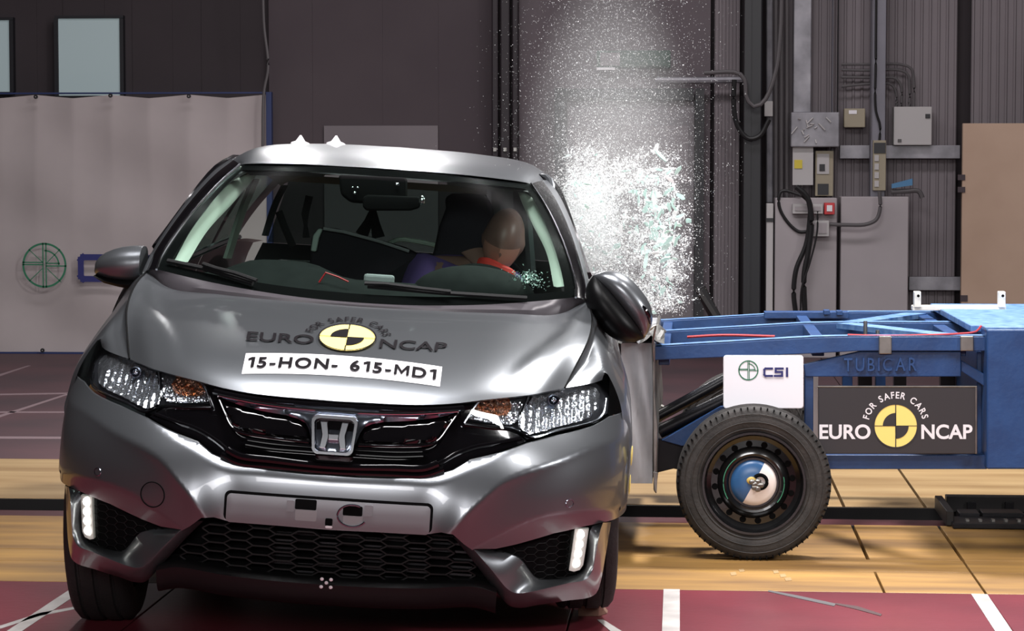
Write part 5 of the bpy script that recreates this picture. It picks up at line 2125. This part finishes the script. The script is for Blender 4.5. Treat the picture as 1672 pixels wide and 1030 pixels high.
for (a, b, m_) in ((1326, 1336, 'cabinet_grey'), (1376, 1392, 'blue_steel'), (1402, 1424, 'dark_steel'), (1430, 1446, 'blue_steel'), (1460, 1480, 'dark_steel'), (1536, 1560, 'dark_steel')):
    tbox('inner_upright', a, 612, b, 745, 9.3, .06, m_)
tbox('tail_block', 1611, 538, 1790, 766, YT - .06, 1.55, 'blue_steel', bev=.006)
tbox('block_lip', 1609, 534, 1790, 540, YT - .05, .1, 'blue_worn')
P = [W(1606, 537, YT - .04)]
zt = P[0].z
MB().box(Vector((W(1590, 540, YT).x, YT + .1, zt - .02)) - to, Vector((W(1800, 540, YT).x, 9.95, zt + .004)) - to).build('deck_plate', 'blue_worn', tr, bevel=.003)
A = W(1612, 513, 9.6)
tbox('deck_ridge', 1556, 509, 1655, 517, 9.65, .1, 'blue_steel')
bar = tbox('cream_bar', 1490, 499, 1643, 507, 9.55, .06, 'cream_bar')
for (a, b) in ((1493, 1504), (1631, 1642)):
    bk = tbox('bar_bracket', a, 476, b, 502, 9.54, .05, 'cream_bar', bar)
    p = W((a + b) / 2 + 1, 483, 9.53) - to
    MB().disc(p, .006, 'y', 14).build('bolt_hole', 'gap_black', bar)
tbox('raised_beam', 1248, 509, 1386, 520, 9.80, .08, 'blue_steel')
for a, b in ((1345, 506), (1366, 507)):
    tbox('stop_block', a, b, a + 10, b + 8, 9.78, .05, 'blue_steel')
for a, y0, y1 in ((1413, 524, 546), (1433, 539, 551)):
    p = W(a, y1, YT + .3) - to
    q = W(a, y0, YT + .3) - to
    MB().tube([p, q], .0075, 12).build('bolt', 'bare_steel', tr, True)
for a, b in ((1435, 1456), (1568, 1590)):
    tbox('rail_clamp', a, 549, b, 578 if a < 1500 else 573, YT - .008, .02, 'bare_steel')
mb = MB()
mb.tube(crom([W(1384, 546.5, YT + .02) - to, W(1440, 548, YT + .02) - to, W(1500, 547, YT + .02) - to, W(1560, 545, YT + .02) - to, W(1594, 541, YT + .03) - to, W(1602, 532, YT + .05) - to], 30), .004, 5)
mb.build('red_lead', 'red_wire', tr, True)
MB().tube(crom([W(1122, 550, 8.7) - to, W(1180, 547, 8.7) - to, W(1265, 549, 8.7) - to], 12), .005, 5).build('red_lead', 'red_wire', tr, True)

# boards
sb = tbox('sign_board', 1336, 632, 1594, 741, YT - .03, .012, 'sign_black')
tbox('board_edge', 1592, 632, 1596, 741, YT - .032, .014, 'bare_steel', sb)
tbox('board_edge', 1334, 630, 1596, 632.5, YT - .032, .014, 'bare_steel', sb)


def brd(u, v, lift):
    r = 35.1
    return W(1462.5 + u * r, 695 - v * r, YT - .03) - to + Vector((0, -lift, 0))


rd = MB().add([brd(.01 * math.cos(a), .01 * math.sin(a), .001) for a in (0, 1, 2, 3, 4, 5)], [list(range(6))]).build('roundel_print', 'decal_black', sb)
ncap_logo(rd, brd, .0012, 'decal_white', 'sign_black')
rr_ = []
for cx, cy, a0 in ((1307, 662, 0), (1186, 662, PI / 2), (1186, 585, PI), (1307, 585, 3 * PI / 2)):
    for i in range(6):
        a = a0 + PI / 2 * i / 5
        rr_.append((cx + 5 * math.cos(a), cy + 5 * math.sin(a)))
wbd = tpoly('white_board', rr_, YT - .02, .012, 'white_board')


def cbd(u, v, lift):
    return W(1222 + u, 604.5 - v, YT - .02) - to + Vector((0, -lift, 0))


csi_logo(wbd, lambda u, v, l: cbd(u, v, l), 16.4, .0015, bw=.07, rays=False)
t_ = MB()


def lp2(L, wd):
    for i_, ((a, b), (c, d)) in enumerate(zip(L, L[1:])):
        z_ = .002 + .0006 * i_
        l = math.hypot(c - a, d - b)
        ex, ey = (c - a) / l * wd, (d - b) / l * wd
        t_.add([cbd(a - ex - ey, b - ey + ex, z_), cbd(a - ex + ey, b - ey - ex, z_), cbd(c + ex + ey, d + ey - ex, z_), cbd(c + ex - ey, d + ey + ex, z_)], [(0, 1, 2, 3)])


lp2([(38.5, 3), (28, 3), (26, 1), (26, -7), (28, -9), (38.5, -9)], 1.7)
lp2([(56, 3), (44.5, 3), (44.5, -2.5), (55, -2.5), (55, -9), (43, -9)], 1.7)
lp2([(63, 3), (63, -9)], 1.8)
t_.build('lettering', 'decal_navy', wbd)

# suspension arms
MB().tube([W(1070, 682, 8.75) - to, W(1185, 620, 8.75) - to], .022, 12).build('drag_arm', 'arm_black', tr, True)
MB().tube([W(1076, 705, 8.62) - to, W(1190, 650, 8.62) - to], .026, 12).build('drag_arm', 'dark_steel', tr, True)
tpoly('wheel_wedge', [(1080, 719), (1176, 664), (1200, 660), (1200, 735), (1112, 728)], 8.56, .05, 'blue_steel')
tpoly('axle_arm', [(1070, 716), (1125, 726), (1200, 745), (1200, 790), (1100, 765), (1072, 772)], 8.60, .06, 'dark_steel')
MB().tube([W(1040, 640, 9.3) - to, W(1090, 668, 9.3) - to], .006, 6).build('tension_wire', 'bare_steel', tr, True)
MB().tube([W(1231, 784, 8.42) - to, Vector((W(1231, 784, 8.42).x, 9.92, W(1231, 784, 8.42).z)) - to], .035, 12).build('axle', 'dark_steel', tr, True)

# wheels
wc0 = W(1231, 784.5, 8.29)
R_T = .2735


def trolley_wheel(cy, face):
    prof = []
    for h, r in tyre_profile(R_T, .17):
        prof.append((h, r))
    c = Vector((wc0.x, cy, R_T)) - to
    ty = MB().lathe(prof, c, 'y', 72).build('trolley_tyre', 'tyre_dusty', tr, True, 40)
    mb = MB()
    for rr2, hh2 in ((R_T * .90, -.0855), (R_T * .80, -.0865), (R_T * .715, -.083)):
        mb.lathe([(hh2, rr2 - .0022), (hh2 - .0016, rr2), (hh2, rr2 + .0022)], c, 'y', 72)
    mb.build('sidewall_rib', 'tyre_dusty', ty, True)
    mb = MB()
    for k in range(72):
        a = 2 * PI * k / 72
        for hx in (-.066, .066):
            c0 = c + Vector((R_T * .974 * math.cos(a), hx, R_T * .974 * math.sin(a)))
            t1_ = Vector((-math.sin(a), 0, math.cos(a))) * .0022
            n1 = Vector((math.cos(a), 0, math.sin(a))) * .004
            wx = Vector((0, .019, 0))
            mb.hexa([c0 - wx - t1_ - n1, c0 + wx - t1_ - n1, c0 + wx - t1_ + n1, c0 - wx - t1_ + n1, c0 - wx + t1_ - n1, c0 + wx + t1_ - n1, c0 + wx + t1_ + n1, c0 - wx + t1_ + n1])
    tag(mb.build('tread_sipes', 'gap_black', ty), kind='stuff')
    rim = MB().lathe([(-.070, .184), (-.082, .182), (-.082, .174), (-.070, .170), (-.045, .165), (-.038, .150), (-.040, .128), (-.058, .115), (-.066, .104), (-.064, .096), (-.050, .088), (-.048, .02), (-.048, .001)], c, 'y', 64).build('rim', 'wheel_black', tr, True, 30)
    for k in range(16):
        a = 2 * PI * (k + .3) / 16
        q = c + Vector((.137 * math.cos(a), -.0415, .137 * math.sin(a)))
        o = MB().lathe([(0, .0001), (-.0005, .0100), (.002, .0118)], (0, 0, 0), 'y', 14).build('vent_hole', 'gap_black', rim, True)
        o.location = q
    # two-tone hub cap
    for nm, a0, m_ in (('hub_half', math.radians(62), 'hub_blue'), ('hub_half', math.radians(242), 'hub_white')):
        rows = []
        for r, h in ((.001, -.068), (.035, -.067), (.065, -.063), (.078, -.055), (.083, -.047)):
            rows.append([c + Vector((r * math.cos(a0 + PI * i / 24), h, r * math.sin(a0 + PI * i / 24))) for i in range(25)])
        MB().grid(rows).build(nm, m_, rim, True)
    mb = MB()
    rnd = random.Random(3)
    for k in range(9):
        q = c + Vector((.008 + rnd.uniform(-.014, .018), -.076, -.004 + rnd.uniform(-.018, .016)))
        mb.ell(q, (.012, .008, .010), 8, 5)
    tag(mb.build('hub_nut', 'bare_steel', rim, False), kind='stuff')
    mb = MB().tube([c + Vector((.024 * math.cos(a / 10) + .022, -.072, .024 * math.sin(a / 10) + .006)) for a in range(-16, 25)], .007, 6)
    mb.build('hub_tear', 'gap_black', rim, True)
    MB().ell(c + Vector((-.008, -.072, .010)), (.018, .006, .014), 12, 6).build('hub_grease', 'hub_yellow', rim, True)
    for a0, a1 in ((2.2, 3.7), (5.6, 6.5)):
        MB().tube([c + Vector((.107 * math.cos(a0 + (a1 - a0) * i / 20), -.067, .107 * math.sin(a0 + (a1 - a0) * i / 20))) for i in range(21)], .0016, 5).build('chalk_mark', 'chalk_green', rim, True)


trolley_wheel(8.375, 1)
trolley_wheel(9.84, 1)

# deformable barrier block
bx0, bx1 = W(1014, 600, 8.36).x, W(1066, 600, 8.36).x
bz0, bz1 = W(1040, 789, 8.36).z, W(1040, 560, 8.36).z
rnd = random.Random(11)
rows = []
ny_, nz_ = 24, 22
V = []
for j in range(nz_ + 1):
    row = []
    t = j / nz_
    z = bz0 + (bz1 - bz0) * t
    # loop round the block: near side, back, far side, face
    for i in range(9):
        row.append(Vector((bx0 + (bx1 - bx0) * i / 8, 8.36 + .010 * math.sin(i * 1.1 + t * 7) * math.sin(t * PI), z)))
    for i in range(1, ny_):
        row.append(Vector((bx1, 8.36 + 1.5 * i / ny_, z)))
    for i in range(9):
        row.append(Vector((bx1 + (bx0 - bx1) * i / 8, 9.86, z)))
    for i in range(1, ny_):
        row.append(Vector((bx0 + .03 * math.sin(i * 1.7 + t * 9) * math.sin(PI * i / ny_) + .012 * math.sin(t * 31), 9.86 - 1.5 * i / ny_, z)))
    rows.append([p - to for p in row])
mb = MB().grid(rows, True)
n_ = len(rows[0])
mb.F.append(list(range(n_))[::-1])
mb.F.append([nz_ * n_ + i for i in range(n_)])
blk = mb.build('barrier_block', 'barrier_alu', tr, True, 40)
tpoly('backing_plate', [(1064, 557), (1070, 558), (1069, 640), (1074, 700), (1071, 806), (1067, 800), (1066, 640)], 8.34, 1.54, 'bare_steel')
tpoly('face_strip', [(1000, 563), (1013, 561), (1014, 640), (1018, 700), (1016, 786), (1009, 789), (1006, 690), (1003, 620)], 8.37, .10, 'barrier_rust', blk, .002)
# torn skin folded over the top of the block
rows = []
for j in range(7):
    row = []
    for i in range(15):
        x = bx0 - .06 + (bx1 - bx0 + .10) * i / 14
        row.append(Vector((x, 8.34 + .12 * j, bz1 + .012 + .014 * math.sin(i * 1.3 + j) + .008 * math.sin(i * 3.1 - j * 2))) - to)
    rows.append(row)
MB().grid(rows).build('torn_top_skin', 'bare_steel', blk, True)
MB().tube(crom([W(1044, 541, 8.3) - to, W(1060, 539, 8.3) - to, W(1070, 530, 8.3) - to, W(1066, 560, 8.32) - to, W(1068, 590, 8.33) - to], 16), .004, 5).build('torn_wire', 'bare_steel', blk, True)
# lower torn edge strip
tpoly('torn_flap', [(1066, 770), (1074, 772), (1072, 806), (1069, 800)], 8.33, .02, 'bare_steel', blk, .001)

# wooden wedge at the struck front tyre
wd0 = WF(945, 1002)
wd1 = WF(992, 1002)
wy = wd0.y - .04
wl = wd1.x - wd0.x
wo = MB().prism([(wd0.x, wy, 0), (wd0.x + wl * .72, wy, 0), (wd0.x + wl * .70, wy, .042), (wd0.x, wy, .046)], (0, .10, 0))
wo.prism([(wd0.x + wl * .72, wy, 0), (wd0.x + wl, wy + .05, 0), (wd0.x + wl * .70, wy, .042)], (0, .05, 0))
tag(wo.build('wooden_chock', 'wood_block', None, bevel=.002), 'small brown wooden block wedged at the struck front tyre', 'chock')

# dark strut leaning behind the trolley
tag(MB().tube([W(1143, 470, 12.5), W(1180, 540, 12.5), WF(1230, 690)], .03, 8).build('leaning_strut', 'cable_black', None, True), 'black strut leaning behind the trolley below the door frame', 'strut')

# ------------------------------------------------------------------ burst of window glass
gr = random.Random(5)
G0 = W(1000, 380, 8.5)
K = 8.5 / FPX  # metres per pixel in the burst


def shard_mesh(name, n, r, th):
    """irregular flat splinter"""
    P = []
    for i in range(n):
        a = 2 * PI * (i + gr.uniform(-.25, .25)) / n
        q = r * gr.uniform(.55, 1.15)
        P.append((q * math.cos(a) * 1.25, -th / 2, q * math.sin(a) * .8))
    mb = MB().prism(P, (0, th, 0))
    me = bpy.data.meshes.new(name)
    me.from_pydata([tuple(v) for v in mb.V], [], mb.F)
    return me


kinds = []
for k in range(14):
    me = shard_mesh('glass_shard', gr.choice((4, 5, 6, 7)), 1.0, .28)
    me.materials.append(MATS['glass_teal' if k % 3 else 'glass_white'])
    kinds.append(me)


def zone():
    """lobes of the cloud in burst units (x out of the car, z up)"""
    t = gr.random()
    if t < .46:
        return gr.gauss(-48, 26), gr.gauss(5, 62)
    if t < .66:
        return gr.gauss(20, 40), gr.gauss(-20, 60)
    if t < .82:
        return gr.gauss(72, 26), gr.gauss(-5, 60)
    if t < .92:
        return gr.gauss(62, 36), gr.gauss(-98, 24)
    return gr.gauss(30, 50), gr.gauss(92, 22)


def shut(x, z):
    """inside the car body or outside the cloud"""
    return x < -98 or z < -130 or (z < 80 and x < -100 + (80 - z) * .30)


# clots: the crumbs fly in streaks and clusters
clots = []
while len(clots) < 420:
    x, z = zone()
    if shut(x, z) or x > 128 or z > 135:
        continue
    clots.append((x, z, gr.uniform(-.25, .4), gr.uniform(3, 15), gr.uniform(2, 7), math.atan2(z + 20, x + 130) + gr.gauss(0, .5)))


def burst():
    if gr.random() < .30:
        x, z = zone()
        return x, z, gr.uniform(-.25, .4)
    cx, cz, cy, l, w_, an = gr.choice(clots)
    a, b = gr.gauss(0, l), gr.gauss(0, w_)
    return cx + a * math.cos(an) - b * math.sin(an), cz + a * math.sin(an) + b * math.cos(an), cy + gr.gauss(0, .04)


# the 300 largest pieces, one object each
cnt = 0
while cnt < 300:
    if cnt < 90:
        x, z, y = gr.gauss(76, 22), gr.gauss(12, 50), gr.uniform(-.3, .1)
    else:
        x, z, y = burst()
    if shut(x, z) or x > 126 or z > 140 or (cnt < 90 and x < 15):
        continue
    s_ = K * (gr.uniform(4.5, 9.5) if cnt < 90 else gr.uniform(2.6, 5.0))
    o = bpy.data.objects.new('glass_shard', gr.choice(kinds))
    C.objects.link(o)
    o.location = (G0.x + x * K, G0.y + y, G0.z + z * K)
    o.rotation_euler = (gr.uniform(-.9, .9), gr.uniform(0, 6.3), gr.uniform(-.9, .9))
    o.scale = (s_ * gr.uniform(.9, 1.5), s_ * .6, s_ * gr.uniform(.5, .9))
    if cnt < 90:
        tag(o, 'large pale splinter of window glass flying in the right half of the burst', 'glass shard', 'large glass splinters in the burst')
    else:
        tag(o, 'small whitish glass fragment flying in the cloud beside the struck car door', 'glass shard', 'small window glass fragments in the burst')
    cnt += 1

# the uncountable rest: crumbs and dust
V, F = [], []


def crumb(c, r):
    a, b, d = (Vector((gr.uniform(-1, 1), gr.uniform(-1, 1), gr.uniform(-1, 1))).normalized() * r for _ in range(3))
    k = len(V)
    V.extend([c + a, c + b, c + d, c - (a + b + d) * .5])
    F.extend([(k, k + 1, k + 2), (k, k + 2, k + 3), (k, k + 3, k + 1), (k + 1, k + 3, k + 2)])


def crumbs(n, fn, r0, r1, m, nm, lb):
    global V, F
    V, F = [], []
    i = 0
    while i < n:
        p = fn()
        if p is None:
            continue
        crumb(p, gr.uniform(r0, r1) * K)
        i += 1
    o = mesh(nm, V, F, m, None, False)
    tag(o, lb, 'glass debris', kind='stuff')
    return o


def f_dense():
    x, z, y = burst()
    if shut(x, z) or x > 150:
        return None
    return Vector((G0.x + x * K, G0.y + y, G0.z + z * K))


def f_core():
    x, z = gr.gauss(-38, 26), gr.gauss(-5, 62)
    if shut(x, z):
        return None
    return Vector((G0.x + x * K, G0.y + gr.uniform(-.1, .4), G0.z + z * K))


def f_mist():
    t = gr.random()
    if t < .30:
        x, z = gr.gauss(20, 75), gr.gauss(20, 110)
    else:
        x, z = gr.gauss(-5, 72) + gr.gauss(0, 20), 60 + abs(gr.gauss(0, 210))
    if z > 460 or x > 215 or z < -135 or (x < -104 + (80 - z) * .22 and z < 80):
        return None
    return Vector((G0.x + x * K, G0.y + gr.gauss(.15, .3), G0.z + z * K))


crumbs(9000, f_dense, .8, 2.4, 'glass_white', 'glass_crumbs', 'dense white crumbs of glass bursting from the car side window')
crumbs(45000, f_dense, .35, 1.0, 'glass_white', 'glass_powder', 'white glass powder filling the middle of the burst')
crumbs(46000, f_core, .4, 1.0, 'glass_white', 'glass_powder', 'whitest glass powder close to the struck door pillar')
crumbs(22000, f_mist, .3, .75, 'glass_white', 'glass_mist', 'fine glittering glass dust rising high above the burst')
# crumbs lying on the dashboard of the struck side
V, F = [], []
for _ in range(260):
    c = LP(850 + gr.gauss(12, 14), 455 + gr.gauss(0, 7), 1.35 + gr.uniform(-.1, .1))
    crumb(CM @ c, gr.uniform(.8, 2.6) * .002)
o = mesh('glass_crumbs', V, F, 'glass_teal', None, False)
tag(o, 'glass crumbs scattered over the dashboard by the dummy', 'glass debris', kind='stuff')

# pale dust haze hanging round the burst
hz = MB().ell((0, 0, 0), (1, 1, 1), 32, 20).build('dust_haze', None, None, True)
hz.location = W(995, 290, 8.7)
hz.scale = (.34, .40, .80)
hm = bpy.data.materials.new('dust_haze')
hm.use_nodes = True
nt = hm.node_tree
for n in list(nt.nodes):
    nt.nodes.remove(n)
out = nt.nodes.new('ShaderNodeOutputMaterial')
vs = nt.nodes.new('ShaderNodeVolumeScatter')
vs.inputs['Color'].default_value = (1, 1, 1, 1)
tc = nt.nodes.new('ShaderNodeTexCoord')
ln = nt.nodes.new('ShaderNodeVectorMath')
ln.operation = 'LENGTH'
mr = nt.nodes.new('ShaderNodeMapRange')
mr.inputs['From Min'].default_value = 0.15
mr.inputs['From Max'].default_value = 1.0
mr.inputs['To Min'].default_value = 0.75
mr.inputs['To Max'].default_value = 0.0
nt.links.new(tc.outputs['Object'], ln.inputs[0])
nt.links.new(ln.outputs['Value'], mr.inputs['Value'])
nt.links.new(mr.outputs[0], vs.inputs['Density'])
nt.links.new(vs.outputs[0], out.inputs['Volume'])
hz.data.materials.append(hm)
tag(hz, 'pale dust haze drifting up through the glass burst', 'haze', kind='stuff')
